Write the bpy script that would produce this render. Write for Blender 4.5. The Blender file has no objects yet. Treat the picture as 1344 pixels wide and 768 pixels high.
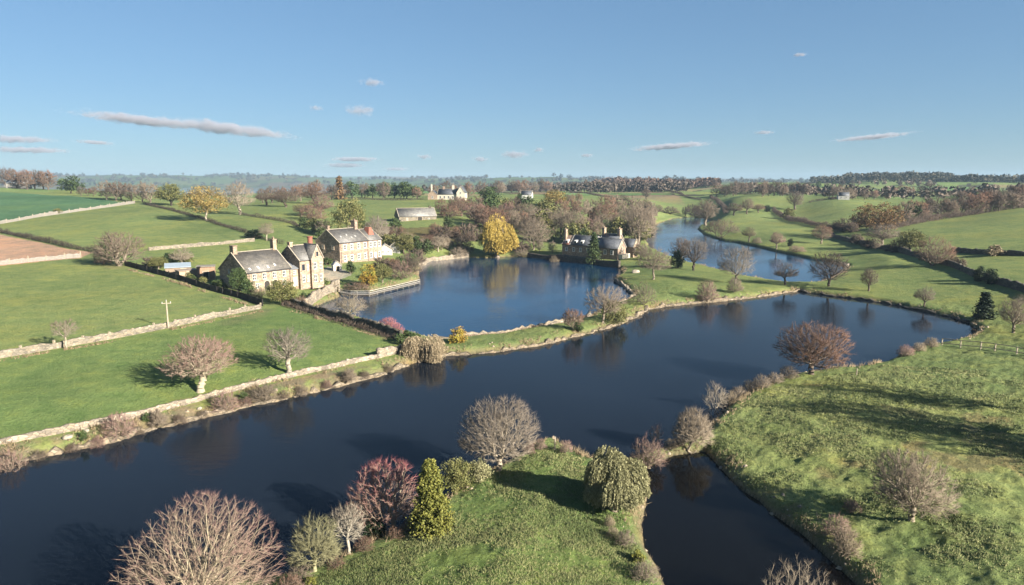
import bpy, math, random
import numpy as np
from mathutils import Vector
from mathutils.geometry import tessellate_polygon

SC = bpy.context.scene
COL = SC.collection
pi = math.pi

# ------------------------------------------------------------------ camera constants
CAM_H = 30.0                 # drone height above the water, metres
PITCH = math.radians(9.3)    # looking slightly down
FPX, CX, CY = 896.0, 672.0, 384.0

def ray(px, py):
    """Direction through a point of the 1344 x 768 photograph."""
    a, b = (px - CX) / FPX, (CY - py) / FPX
    c, s = math.cos(PITCH), math.sin(PITCH)
    return np.array([a, c + b * s, -s + b * c])

def at_level(px, py, z=0.0):
    d = ray(px, py)
    t = (z - CAM_H) / d[2]
    return np.array([d[0] * t, d[1] * t])

def at_range(px, py, D):
    d = ray(px, py)
    t = D / math.hypot(d[0], d[1])
    return np.array([d[0] * t, d[1] * t, CAM_H + d[2] * t])

# ------------------------------------------------------------------ water outlines (level 0)
RIVER_PX = [(-250,655),(-120,632),(0,610),(60,598),(140,582),(200,563),(280,545),(330,532),(370,525),(420,513),(470,500),(505,491),
 (535,480),(580,468),(640,463),(700,455),(760,441),(800,430),(828,419),(850,406),(890,401),(950,395),(1000,389),(1048,382),(1056,384),
 (1103,390),(1155,397),(1204,407),(1246,416),(1272,424),(1285,432),(1278,441),(1250,449),(1232,453),(1212,457),(1183,467),(1160,478),
 (1132,483),(1115,486),(1086,487),(1060,492),(1029,497),(1003,508),(977,521),(958,533),(940,550),(928,568),(915,577),(899,583),(865,592),
 (835,603),(800,608),(775,605),(749,592),(726,578),(700,582),(685,596),(642,622),(590,652),(560,672),(520,700),(470,722),(432,742),
 (400,752),(340,764),(290,770),(240,773),(190,785),(120,830),(0,900),(-200,960),(-420,900)]
POOL_PX = [(885,598),(925,593),(945,614),(960,630),(997,658),(1031,687),(1074,721),(1112,756),(1140,785),(1200,860),(1180,1000),
 (1000,1050),(905,860),(880,790),(872,768),(861,742),(846,720),(842,690),(848,660),(852,630),(848,616),(862,607)]
POND_PX = [(414,404),(432,409),(449,414),(492,425),(515,432),(532,437),(549,441),(578,449),(606,447),(660,441),(685,436),(745,426),
 (775,418),(785,408),(805,402),(820,397),(834,391),(829,385),(818,375),(806,369),(808,364),(815,360),(813,352),(781,347),(741,343),
 (687,337),(634,339),(615,338),(586,341),(564,343),(551,351),(549,368),(500,380),(486,384),(449,381),(446,390),(425,398)]
REACH_PX = [(849,300),(866,293),(885,287),(904,285),(925,286),(935,290),(918,297),(915,301),(926,309),(948,316),(964,318),(988,323),
 (1012,329),(1030,333),(1063,340),(1085,343),(1112,349),(1108,356),(1092,367),(1070,373),(1032,373),(1010,370),(986,366),(944,356),
 (908,347),(880,338),(853,326),(846,312)]
WATERS = {'river_water': RIVER_PX, 'pool_water': POOL_PX, 'pond_water': POND_PX, 'lake_water': REACH_PX}

def refine(poly, seed, step=2.0, amp=0.22, closed=True):
    """Subdivide an outline and roughen it a little, so banks are not ruler-straight."""
    rng = np.random.RandomState(seed)
    out = []
    n = len(poly)
    for i in range(n if closed else n - 1):
        a, b = np.array(poly[i], float), np.array(poly[(i + 1) % n], float)
        L = np.linalg.norm(b - a)
        D = np.linalg.norm((a + b) / 2)
        k = max(1, int(L / (step * max(1, D / 150))))
        for j in range(k):
            p = a + (b - a) * j / k
            if j:
                p = p + rng.normal(0, amp * min(1.5, D / 120), 2)
            out.append(p)
    if not closed:
        out.append(np.array(poly[-1], float))
    return np.array(out)

WXY = {k: refine([at_level(*p) for p in v], 7 + i) for i, (k, v) in enumerate(WATERS.items())}

def in_poly(P, poly):
    x, y = P[:, 0], P[:, 1]
    ins = np.zeros(len(P), bool)
    n = len(poly)
    for i in range(n):
        x0, y0 = poly[i]
        x1, y1 = poly[(i + 1) % n]
        c = (y0 > y) != (y1 > y)
        if c.any():
            ins[c] ^= x[c] < (x1 - x0) * (y[c] - y0) / (y1 - y0 + 1e-12) + x0
    return ins

def shore_dist(P):
    """Signed distance to the nearest shoreline: negative in the water."""
    P = np.asarray(P, np.float64)
    best = np.full(len(P), 1e4)
    ins = np.zeros(len(P), bool)
    for poly in WXY.values():
        lo, hi = poly.min(0) - 45, poly.max(0) + 45
        m = np.where((P > lo).all(1) & (P < hi).all(1))[0]
        if not len(m):
            continue
        Q = P[m]
        d2 = np.full(len(m), 1e8)
        n = len(poly)
        for i in range(n):
            a, b = poly[i], poly[(i + 1) % n]
            e = b - a
            wx, wy = Q[:, 0] - a[0], Q[:, 1] - a[1]
            t = np.clip((wx * e[0] + wy * e[1]) / (e @ e + 1e-12), 0, 1)
            dx, dy = wx - t * e[0], wy - t * e[1]
            np.minimum(d2, dx * dx + dy * dy, out=d2)
        best[m] = np.minimum(best[m], np.sqrt(d2))
        ins[m] |= in_poly(Q, poly)
    return np.where(ins, -best, best)

# ------------------------------------------------------------------ terrain control points: (px, py, z) and (px, py, range)
CTRL_Z = [(540,768,2.0),(700,700,2.2),(740,620,1.8),(800,740,2.0),(620,660,2.0),(420,790,1.7),(672,1000,2.2),(150,900,1.6),(1250,1000,2.8),
 (950,610,1.8),(1100,520,2.4),(1200,600,2.7),(1344,520,3.0),(1344,700,2.9),(1170,760,2.5),(1250,475,2.0),(1344,470,2.4),(1000,560,2.0),(1500,600,3.3),
 (1600,450,3.5),(1320,440,1.8),
 (0,560,2.3),(250,505,2.1),(450,465,2.0),(200,450,3.0),(0,440,4.0),(340,410,3.0),(0,380,5.5),(200,385,4.8),(120,340,7.0),(0,350,6.5),(-200,450,4.5),
 (-200,360,8.0),(0,305,9.0),(0,292,10.5),(0,252,21.5),(150,264,17.0),(100,320,8.5),(220,300,10.0),(200,270,15.5),(330,315,8.0),(300,340,5.6),
 (330,380,3.5),(420,365,3.2),(470,345,3.4),(500,330,3.8),(520,305,8.0),(540,290,10.5),(570,288,11),(540,272,13.6),(540,263,15.5),(600,263,15.8),
 (640,265,15),(400,290,10.5),(380,270,15.0),(440,275,13.0),(430,300,8.0),(620,300,8.0),(630,325,2.5),(700,318,3.6),(720,290,8.8),(700,265,15.0),
 (760,262,15.2),(820,272,11.0),(840,300,2.5),(800,325,2.0),(770,340,1.7),(900,372,1.8),(840,382,1.6),(1000,380,1.5),(860,345,1.8),
 (1000,300,4.2),(950,285,5.0),(1050,335,1.6),(1030,305,4.0),(1150,365,2.4),(1200,382,2.0),(1300,400,2.2),(1250,352,4.6),(1233,344,4.6),(1142,324,3.6),
 (1092,311,3.2),(1344,340,6.8),(1344,300,10.5),(1344,277,14.5),(1250,292,9.5),(1180,303,7.0),(1200,272,11.5),(1100,287,8.0),(1100,266,14.0),
 (1180,268,12.4),(1040,282,6.0),(880,253,16.5),(900,271,6.5),(960,266,12.0),(860,290,3.0),(930,280,3.0),(1600,300,13.0),(1600,360,7.5),
 (-250,300,12.0),(-250,255,22)]
CTRL_D = [(830,240,1400),(760,247,1250),(830,248,950),(900,244,1350),(960,246,980),(1200,237.5,1800),(1100,240.5,1750),(1300,241,1900),
 (1000,242,1500),(1400,241,1800),(1100,252,900),(1200,255,900),(1300,252,950),(1450,250,900),(1180,246,1250),
 (0,248,720),(100,251,700),(-200,250,700),(150,234,4500),(320,234,5000),(0,234,4600),(-200,234,4600),(400,235,4800),(470,237,5000),(700,236,4000),
 (580,236,4200),(640,235,4400),(820,235,5000),(1000,238.5,5000),(1200,238,5000),(1450,237,5000)]
CTRL_DZ = [(100,1100,11),(300,1050,10),(480,900,14),(600,900,15),(100,1700,0),(300,1650,0),(200,1950,-5),(350,1950,-5),(420,2600,-5),(450,1600,4),(100,2300,-4),(250,2300,-5),(400,2300,-5),
 (200,3000,-5),(350,3200,-5),(460,2900,-3),(50,3000,-3),(600,1600,10),(700,1400,12),(650,2500,8),(1050,2600,18),(1250,2800,15),(850,2600,15),
 (-100,2500,-3),(80,3700,8),(300,4000,8),(450,4000,4),(600,700,14),(450,600,15.5),(330,560,14.5),(-300,1500,8),(1500,2800,15)]

def ctrl_points():
    q = []
    for px, py, z in CTRL_Z:
        x, y = at_level(px, py, z)
        q.append((x, y, z))
    for px, py, D in CTRL_D:
        q.append(tuple(at_range(px, py, D)))
    for px, D, z in CTRL_DZ:
        p = at_range(px, 300, D)
        q.append((p[0], p[1], z))
    return np.array(q)

def warp(x, y):
    D = np.maximum(np.hypot(x, y), 5.0)
    return np.stack([np.arctan2(x, y) * 2.6, np.log(D)], -1)

_q = ctrl_points()
_C = warp(_q[:, 0], _q[:, 1])
_z = _q[:, 2]
def _phi(r2):
    return np.sqrt(r2 + 0.0036)
_n = len(_C)
_A = np.zeros((_n + 3, _n + 3))
_A[:_n, :_n] = _phi(((_C[:, None] - _C[None]) ** 2).sum(-1)) + np.eye(_n) * 0.004
_A[:_n, _n] = 1
_A[:_n, _n + 1:] = _C
_A[_n, :_n] = 1
_A[_n + 1:, :_n] = _C.T
_W = np.linalg.solve(_A, np.concatenate([_z, np.zeros(3)]))

def _vnoise(x, y, seed):
    """Smooth value noise, -1..1."""
    xi, yi = np.floor(x).astype(np.int64), np.floor(y).astype(np.int64)
    fx, fy = x - xi, y - yi
    fx, fy = fx * fx * (3 - 2 * fx), fy * fy * (3 - 2 * fy)
    def h(a, b):
        n = (a * 374761393 + b * 668265263 + seed * 982451653) & 0x7fffffff
        n = ((n ^ (n >> 13)) * 1274126177) & 0x7fffffff
        return ((n ^ (n >> 16)) & 0xffff) / 32767.5 - 1.0
    return (h(xi, yi) * (1 - fx) + h(xi + 1, yi) * fx) * (1 - fy) + (h(xi, yi + 1) * (1 - fx) + h(xi + 1, yi + 1) * fx) * fy

def land_height(x, y):
    out = np.empty(len(x))
    for s in range(0, len(x), 40000):
        c = warp(x[s:s + 40000], y[s:s + 40000])
        v = np.full(len(c), _W[_n])
        v += c @ _W[_n + 1:]
        for k in range(_n):
            v += _W[k] * _phi(((c - _C[k]) ** 2).sum(-1))
        out[s:s + 40000] = v
    return out

def height(x, y, sd=None, fine=True):
    x, y = np.asarray(x, float), np.asarray(y, float)
    h = land_height(x, y)
    D = np.hypot(x, y)
    h = h + np.clip(D / 300, 0, 4) * 0.35 * _vnoise(x / 31, y / 31, 3) * (D > 60) + np.clip((D - 650) / 700, 0, 1) * (9 * _vnoise(x / 230, y / 230, 5) + 4.5 * _vnoise(x / 100, y / 100, 6) - 2) * np.clip((h - 1) / 6, 0, 1) + np.clip((D - 2600) / 1200, 0, 1) * (14 * _vnoise(x / 900, y / 900, 8) + 6 * _vnoise(x / 380, y / 380, 9)) * (h > 3)
    near = D < 720
    h = np.where(near, np.maximum(h, 1.25), h)
    if sd is None:
        sd = np.full(len(x), 1e4)
        m = np.where(D < 700)[0]
        if len(m):
            sd[m] = shore_dist(np.stack([x[m], y[m]], 1))
    k = np.clip(sd / 14.0, 0, 1)
    k = k * k * (3 - 2 * k)
    s0 = np.maximum(sd, 0)
    bank = 1.15 * (1 - np.exp(-s0 / 0.8))
    land = bank + (h - 1.15) * k
    if fine:
        land = land + np.clip(sd - 0.5, 0, 1) * (D < 190) * (0.11 * _vnoise(x / 1.5, y / 1.5, 11) + 0.075 * _vnoise(x / 0.62, y / 0.62, 12)) * np.clip(0.35 + (x + 25) / 45, 0.3, 1.15)
    water = np.maximum(-2.5, sd * 0.9)
    return np.where(sd < 0, water, np.where(sd < 9e3, land, h))

def hz(x, y):
    return float(height(np.array([x]), np.array([y]), fine=False)[0])

def ground(px, py):
    """Where the line of sight through a point of the photograph meets the land: x, y, z."""
    d = ray(px, py)
    n = math.hypot(d[0], d[1])
    lo, hi = 25.0, 7000.0
    D = np.exp(np.linspace(math.log(lo), math.log(hi), 700))
    for _ in range(2):
        x, y, z = d[0] / n * D, d[1] / n * D, CAM_H + d[2] / n * D
        h = height(x, y, fine=False)
        b = np.where(z <= np.maximum(h, 0.0))[0]
        if not len(b):
            raise ValueError('no ground at %s %s' % (px, py))
        i = b[0]
        D = np.linspace(D[max(0, i - 1)], D[i], 60)
    Dm = D[min(i, len(D) - 1)]
    x, y = d[0] / n * Dm, d[1] / n * Dm
    return np.array([x, y, hz(x, y)])

def px_per_m(p):
    zc = p[1] * math.cos(PITCH) - (p[2] - CAM_H) * math.sin(PITCH)
    return FPX / zc

def top_height(p, top_py):
    """Height of a thing standing at p whose top shows at photograph row top_py."""
    v = (CY - top_py) / FPX
    c, s = math.cos(PITCH), math.sin(PITCH)
    return p[1] * (v * c - s) / (c + v * s) + CAM_H - p[2]

def project(p):
    c, s = math.cos(PITCH), math.sin(PITCH)
    zc = p[1] * c - (p[2] - CAM_H) * s
    yc = p[1] * s + (p[2] - CAM_H) * c
    return CX + FPX * p[0] / zc, CY - FPX * yc / zc

# ------------------------------------------------------------------ mesh and object helpers
def mesh_arrays(name, V, faces, mats=(), tint=None, smooth=False, mat_idx=None):
    """faces: list of integer arrays (n,3) or (n,4)."""
    me = bpy.data.meshes.new(name)
    V = np.asarray(V, np.float32)
    faces = [np.asarray(f, np.int32) for f in faces if len(f)]
    me.vertices.add(len(V))
    me.vertices.foreach_set('co', V.ravel())
    nl = sum(f.size for f in faces)
    nf = sum(len(f) for f in faces)
    me.loops.add(nl)
    me.loops.foreach_set('vertex_index', np.concatenate([f.ravel() for f in faces]))
    me.polygons.add(nf)
    tot = np.concatenate([np.full(len(f), f.shape[1], np.int32) for f in faces])
    st = np.concatenate([[0], np.cumsum(tot)[:-1]]).astype(np.int32)
    me.polygons.foreach_set('loop_start', st)
    if smooth:
        me.polygons.foreach_set('use_smooth', np.ones(nf, bool))
    for m in mats:
        me.materials.append(m)
    if mat_idx is not None:
        me.polygons.foreach_set('material_index', np.asarray(mat_idx, np.int32))
    if tint is not None:
        a = me.attributes.new('tint', 'FLOAT', 'POINT')
        a.data.foreach_set('value', np.asarray(tint, np.float32))
    me.update(calc_edges=True)
    return me

def link(name, me, parent=None, loc=None):
    o = bpy.data.objects.new(name, me)
    COL.objects.link(o)
    if parent is not None:
        o.parent = parent
    if loc is not None:
        o.location = loc
    return o

def tag(o, label=None, cat=None, group=None, kind=None):
    if label:
        o['label'] = label
    if cat:
        o['category'] = cat
    if group:
        o['group'] = group
    if kind:
        o['kind'] = kind
    return o

def thing(name, label, cat, loc, rz=0.0, group=None):
    o = bpy.data.objects.new(name, None)
    COL.objects.link(o)
    o.empty_display_size = 0.5
    o.location = loc
    o.rotation_euler = (0, 0, rz)
    return tag(o, label, cat, group)

class MB:
    """Collects boxes and polygons and links them as one mesh."""
    def __init__(s):
        s.v, s.f = [], []
    def poly(s, pts):
        b = len(s.v)
        s.v += [tuple(p) for p in pts]
        s.f.append(tuple(range(b, b + len(pts))))
    def hexa(s, bot, top):
        b = len(s.v)
        n = len(bot)
        s.v += [tuple(p) for p in bot] + [tuple(p) for p in top]
        s.f.append(tuple(b + i for i in reversed(range(n))))
        s.f.append(tuple(b + n + i for i in range(n)))
        for i in range(n):
            j = (i + 1) % n
            s.f.append((b + i, b + j, b + n + j, b + n + i))
    def box(s, x0, x1, y0, y1, z0, z1):
        q = [(x0, y0), (x1, y0), (x1, y1), (x0, y1)]
        s.hexa([(x, y, z0) for x, y in q], [(x, y, z1) for x, y in q])
    def bar(s, a, b, w, h=None):
        """A square bar from a to b."""
        a, b = Vector(a), Vector(b)
        d = (b - a).normalized()
        up = Vector((0, 0, 1)) if abs(d.z) < 0.9 else Vector((0, 1, 0))
        r = d.cross(up).normalized() * w / 2
        u = r.cross(d).normalized() * (h or w) / 2
        s.hexa([a - r - u, a + r - u, a + r + u, a - r + u], [b - r - u, b + r - u, b + r + u, b - r + u])
    def tube(s, a, b, r0, r1, k=8):
        a, b = Vector(a), Vector(b)
        d = (b - a).normalized()
        up = Vector((0, 0, 1)) if abs(d.z) < 0.9 else Vector((0, 1, 0))
        x = d.cross(up).normalized()
        y = x.cross(d).normalized()
        c = [(math.cos(2 * pi * i / k), math.sin(2 * pi * i / k)) for i in range(k)]
        s.hexa([a + (x * p + y * q) * r0 for p, q in c], [b + (x * p + y * q) * r1 for p, q in c])
    def build(s, name, mat, parent=None):
        me = bpy.data.meshes.new(name)
        me.from_pydata(s.v, [], s.f)
        me.materials.append(mat)
        import bmesh
        bm = bmesh.new()
        bm.from_mesh(me)
        bmesh.ops.recalc_face_normals(bm, faces=bm.faces)
        bm.to_mesh(me)
        bm.free()
        me.update()
        return link(name, me, parent)
# ------------------------------------------------------------------ materials (all procedural)
def new_mat(name):
    m = bpy.data.materials.new(name)
    m.use_nodes = True
    nt = m.node_tree
    return m, nt, nt.nodes['Principled BSDF']

def nd(nt, t, **kw):
    n = nt.nodes.new(t)
    for k, v in kw.items():
        if k.startswith('in_'):
            n.inputs[k[3:]].default_value = v
        else:
            setattr(n, k, v)
    return n

def ramp(nt, fac, stops):
    r = nt.nodes.new('ShaderNodeValToRGB')
    e = r.color_ramp.elements
    while len(e) < len(stops):
        e.new(0.5)
    for el, (p, c) in zip(e, stops):
        el.position = p
        el.color = (*c, 1)
    nt.links.new(fac, r.inputs['Fac'])
    return r

def noise(nt, scale, detail=4, rough=0.6, vec=None):
    n = nd(nt, 'ShaderNodeTexNoise')
    n.inputs['Scale'].default_value = scale
    n.inputs['Detail'].default_value = detail
    n.inputs['Roughness'].default_value = rough
    if vec is not None:
        nt.links.new(vec, n.inputs['Vector'])
    return n

def mixc(nt, fac, a, b, mode='MIX'):
    m = nd(nt, 'ShaderNodeMix', data_type='RGBA', blend_type=mode)
    for sock, v in ((m.inputs[0], fac), (m.inputs[6], a), (m.inputs[7], b)):
        if hasattr(v, 'is_linked'):
            nt.links.new(v, sock)
        elif isinstance(v, (int, float)):
            sock.default_value = v
        else:
            sock.default_value = (*v, 1)
    return m.outputs[2]

def coord(nt, which='Object'):
    return nd(nt, 'ShaderNodeTexCoord').outputs[which]

def bump(nt, b, h, strength, dist):
    n = nd(nt, 'ShaderNodeBump')
    n.inputs['Strength'].default_value = strength
    n.inputs['Distance'].default_value = dist
    nt.links.new(h, n.inputs['Height'])
    nt.links.new(n.outputs[0], b.inputs['Normal'])

_cache = {}
def cached(f):
    def g(*a):
        k = (f.__name__,) + a
        if k not in _cache:
            _cache[k] = f(*a)
        return _cache[k]
    return g

ALB = 0.68    # overall level of the paints, stones and plants
def al(c):
    return tuple(x * ALB for x in c)

def sc(c, k):
    return tuple(min(1.0, x * k) for x in c)

@cached
def m_twig(col, bark):
    """Bark on the limbs (tint 0) passing to the colour of the young shoots (tint 1), varied from tree to tree."""
    col, bark = al(col), al(bark)
    m, nt, b = new_mat('twigs')
    at = nd(nt, 'ShaderNodeAttribute', attribute_name='tint')
    r = ramp(nt, at.outputs['Fac'], [(0.0, bark), (0.5, tuple(0.65 * p + 0.35 * q for p, q in zip(bark, col))), (1.0, col)])
    oi = nd(nt, 'ShaderNodeObjectInfo')
    hs = nd(nt, 'ShaderNodeHueSaturation')
    mr = nd(nt, 'ShaderNodeMapRange')
    mr.inputs['To Min'].default_value, mr.inputs['To Max'].default_value = 0.82, 1.18
    nt.links.new(oi.outputs['Random'], mr.inputs['Value'])
    nt.links.new(mr.outputs[0], hs.inputs['Value'])
    nt.links.new(r.outputs[0], hs.inputs['Color'])
    nt.links.new(hs.outputs[0], b.inputs['Base Color'])
    b.inputs['Roughness'].default_value = 0.85
    b.inputs['Specular IOR Level'].default_value = 0.2
    return m

@cached
def m_bark(c):
    c = al(c)
    m, nt, b = new_mat('bark')
    n = noise(nt, 3.0, 6, 0.7, coord(nt))
    r = ramp(nt, n.outputs['Fac'], [(0.25, sc(c, 0.55)), (0.5, c), (0.75, sc(c, 1.3))])
    nt.links.new(r.outputs[0], b.inputs['Base Color'])
    b.inputs['Roughness'].default_value = 0.9
    b.inputs['Specular IOR Level'].default_value = 0.2
    bump(nt, b, n.outputs['Fac'], 0.5, 0.05)
    return m

@cached
def m_leaf(c, c2):
    c, c2 = al(c), al(c2)
    m, nt, b = new_mat('leaves')
    at = nd(nt, 'ShaderNodeAttribute', attribute_name='tint')
    r = ramp(nt, at.outputs['Fac'], [(0.0, sc(c, 0.6)), (0.4, c), (0.8, c2), (1.0, sc(c2, 1.25))])
    oi = nd(nt, 'ShaderNodeObjectInfo')
    hs = nd(nt, 'ShaderNodeHueSaturation')
    mr = nd(nt, 'ShaderNodeMapRange')
    mr.inputs['To Min'].default_value, mr.inputs['To Max'].default_value = 0.85, 1.15
    nt.links.new(oi.outputs['Random'], mr.inputs['Value'])
    nt.links.new(mr.outputs[0], hs.inputs['Value'])
    nt.links.new(r.outputs[0], hs.inputs['Color'])
    nt.links.new(hs.outputs[0], b.inputs['Base Color'])
    b.inputs['Roughness'].default_value = 0.7
    b.inputs['Specular IOR Level'].default_value = 0.25
    return m

@cached
def m_stone(c, scale=1.6, mortar=0.55):
    """Rubble stone: cells of different tone with darker joints, lichen and damp stains."""
    c = al(c)
    m, nt, b = new_mat('rubble_stone')
    co = coord(nt)
    mp = nd(nt, 'ShaderNodeMapping')
    mp.inputs['Scale'].default_value = (scale, scale, scale * 1.9)
    nt.links.new(co, mp.inputs['Vector'])
    v = nd(nt, 'ShaderNodeTexVoronoi')
    v.inputs['Scale'].default_value = 1.0
    nt.links.new(mp.outputs[0], v.inputs['Vector'])
    ve = nd(nt, 'ShaderNodeTexVoronoi', feature='DISTANCE_TO_EDGE')
    ve.inputs['Scale'].default_value = 1.0
    nt.links.new(mp.outputs[0], ve.inputs['Vector'])
    sp = nd(nt, 'ShaderNodeSeparateColor')
    nt.links.new(v.outputs['Color'], sp.inputs[0])
    r = ramp(nt, sp.outputs[0], [(0.0, sc(c, 0.62)), (0.35, c), (0.7, (c[0] * 1.12, c[1] * 1.06, c[2] * 0.95)), (1.0, sc(c, 1.4))])
    e = ramp(nt, ve.outputs['Distance'], [(0.0, (mortar,) * 3), (0.09, (1, 1, 1))])
    base = mixc(nt, 1.0, r.outputs[0], e.outputs[0], 'MULTIPLY')
    n = noise(nt, 0.45, 5, 0.65, co)
    st = ramp(nt, n.outputs['Fac'], [(0.3, (0.72, 0.72, 0.70)), (0.62, (1.05, 1.03, 1.0))])
    base = mixc(nt, 1.0, base, st.outputs[0], 'MULTIPLY')
    nt.links.new(base, b.inputs['Base Color'])
    b.inputs['Roughness'].default_value = 0.92
    b.inputs['Specular IOR Level'].default_value = 0.2
    bump(nt, b, e.outputs[0], 0.6, 0.06)
    return m

@cached
def m_slate(c, sx=0.55, sy=0.35):
    c = al(c)
    m, nt, b = new_mat('roof_slate')
    co = coord(nt, 'UV')
    br = nd(nt, 'ShaderNodeTexBrick')
    br.inputs['Scale'].default_value = 1.0
    br.inputs['Brick Width'].default_value = sx
    br.inputs['Row Height'].default_value = sy
    br.inputs['Mortar Size'].default_value = 0.02
    br.inputs['Color1'].default_value = (*sc(c, 0.75), 1)
    br.inputs['Color2'].default_value = (*sc(c, 1.3), 1)
    br.inputs['Mortar'].default_value = (*sc(c, 0.4), 1)
    nt.links.new(co, br.inputs['Vector'])
    n = noise(nt, 0.6, 6, 0.7, coord(nt))
    st = ramp(nt, n.outputs['Fac'], [(0.3, (0.7, 0.7, 0.7)), (0.55, (1.0, 1.0, 0.97)), (0.75, (1.45, 1.38, 1.15))])
    nt.links.new(mixc(nt, 1.0, br.outputs['Color'], st.outputs[0], 'MULTIPLY'), b.inputs['Base Color'])
    b.inputs['Roughness'].default_value = 0.6
    bump(nt, b, br.outputs['Fac'], -0.4, 0.03)
    return m

@cached
def m_plain(c, rough=0.7, var=0.25, scale=2.0):
    c = al(c)
    m, nt, b = new_mat('weathered_paint')
    n = noise(nt, scale, 5, 0.65, coord(nt))
    r = ramp(nt, n.outputs['Fac'], [(0.3, sc(c, 1 - var)), (0.7, sc(c, 1 + var * 0.6))])
    nt.links.new(r.outputs[0], b.inputs['Base Color'])
    b.inputs['Roughness'].default_value = rough
    b.inputs['Specular IOR Level'].default_value = 0.3
    return m

@cached
def m_glass():
    m, nt, b = new_mat('window_glass')
    b.inputs['Base Color'].default_value = (0.02, 0.024, 0.03, 1)
    b.inputs['Roughness'].default_value = 0.08
    return m

def m_ground():
    m, nt, b = new_mat('turf_and_soil')
    at = nd(nt, 'ShaderNodeAttribute', attribute_name='land')
    co = coord(nt)
    big = noise(nt, 0.035, 5, 0.6, co)
    mid = noise(nt, 0.32, 5, 0.65, co)
    fine = noise(nt, 2.6, 6, 0.72, co)
    c1 = ramp(nt, big.outputs['Fac'], [(0.3, (0.74, 0.83, 0.80)), (0.5, (1, 1, 1)), (0.72, (1.30, 1.14, 0.95))])
    c2 = ramp(nt, mid.outputs['Fac'], [(0.28, (0.68, 0.78, 0.72)), (0.5, (1, 1, 1)), (0.75, (1.36, 1.20, 1.02))])
    c3 = ramp(nt, fine.outputs['Fac'], [(0.25, (0.55, 0.60, 0.55)), (0.5, (1, 1, 1)), (0.75, (1.45, 1.38, 1.25))])
    x = mixc(nt, 1.0, at.outputs['Color'], c1.outputs[0], 'MULTIPLY')
    x = mixc(nt, 1.0, x, c2.outputs[0], 'MULTIPLY')
    x = mixc(nt, 0.8, x, c3.outputs[0], 'MULTIPLY')
    nt.links.new(x, b.inputs['Base Color'])
    b.inputs['Roughness'].default_value = 0.95
    b.inputs['Specular IOR Level'].default_value = 0.1
    ad = nd(nt, 'ShaderNodeMath', operation='MULTIPLY_ADD')
    nt.links.new(mid.outputs['Fac'], ad.inputs[0])
    ad.inputs[1].default_value = 1.4
    nt.links.new(fine.outputs['Fac'], ad.inputs[2])
    bump(nt, b, ad.outputs[0], 0.75, 0.35)
    return m

@cached
def m_water(c, wave, spec=0.36):
    m, nt, b = new_mat('still_water')
    co = coord(nt)
    n0 = noise(nt, 0.03, 3, 0.5, co)
    r = ramp(nt, n0.outputs['Fac'], [(0.3, sc(c, 0.75)), (0.7, sc(c, 1.25))])
    nt.links.new(r.outputs[0], b.inputs['Base Color'])
    b.inputs['Roughness'].default_value = 0.06
    b.inputs['Specular Tint'].default_value = (0.62, 0.86, 1.0, 1)
    b.inputs['IOR'].default_value = 1.333
    b.inputs['Specular IOR Level'].default_value = spec
    mp = nd(nt, 'ShaderNodeMapping')
    mp.inputs['Rotation'].default_value = (0, 0, 0.5)
    mp.inputs['Scale'].default_value = (0.55, 1.5, 1)
    nt.links.new(co, mp.inputs['Vector'])
    a = noise(nt, 0.8, 4, 0.6, mp.outputs[0])
    w = noise(nt, 0.05, 2, 0.5, co)
    g = ramp(nt, w.outputs['Fac'], [(0.35, (0.25,) * 3), (0.65, (1, 1, 1))])
    mu = nd(nt, 'ShaderNodeMath', operation='MULTIPLY')
    nt.links.new(a.outputs['Fac'], mu.inputs[0])
    nt.links.new(g.outputs[0], mu.inputs[1])
    bump(nt, b, mu.outputs[0], wave, 0.25)
    return m
# ------------------------------------------------------------------ trees
def unit(v):
    return v / np.maximum(np.linalg.norm(v, axis=-1, keepdims=True), 1e-9)

def crown_points(rng, h, w, n, base, mid, shape, hollow=0.45, clus=0.4):
    """Points through the crown's volume. base/mid: heights (fractions) of its lowest edge and widest level."""
    out = []
    nl = rng.randint(11, 19)
    lc = unit(rng.normal(0, 1, (nl, 3)) + np.array([0, 0, 0.25])) * rng.uniform(0.35, 0.92, (nl, 1))
    cz, up, dn = h * mid, h * (1 - mid), h * (mid - base)
    lob = rng.uniform(-1, 1, (7, 3))
    lob = unit(lob)
    amp = rng.uniform(0.02, 0.17, 7)
    while len(out) < n:
        p = rng.normal(0, 1, (n, 3))
        d = unit(p)
        if shape == 'fan':
            d[:, 2] = np.abs(d[:, 2])
        r = rng.rand(n) ** hollow
        k = 1 - 0.10 + (np.maximum(0, d @ lob.T) ** 6 @ amp)
        d = d * (r * k)[:, None]
        if shape == 'round' and n > 100:
            g = rng.rand(n) < clus
            d = np.where(g[:, None], lc[rng.randint(0, nl, n)] + rng.normal(0, 0.17, (n, 3)), d)
            d = d / np.maximum(1.0, np.linalg.norm(d, axis=1) / 0.98)[:, None]
        zz = np.where(d[:, 2] > 0, d[:, 2] * up, d[:, 2] * dn)
        ww = w / 2
        if shape == 'cone':
            ww = ww * (1 - 0.6 * np.clip(d[:, 2], 0, 1))
        q = np.stack([d[:, 0] * ww, d[:, 1] * ww, cz + zz], 1)
        out += list(q)
    return np.array(out[:n])

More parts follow.
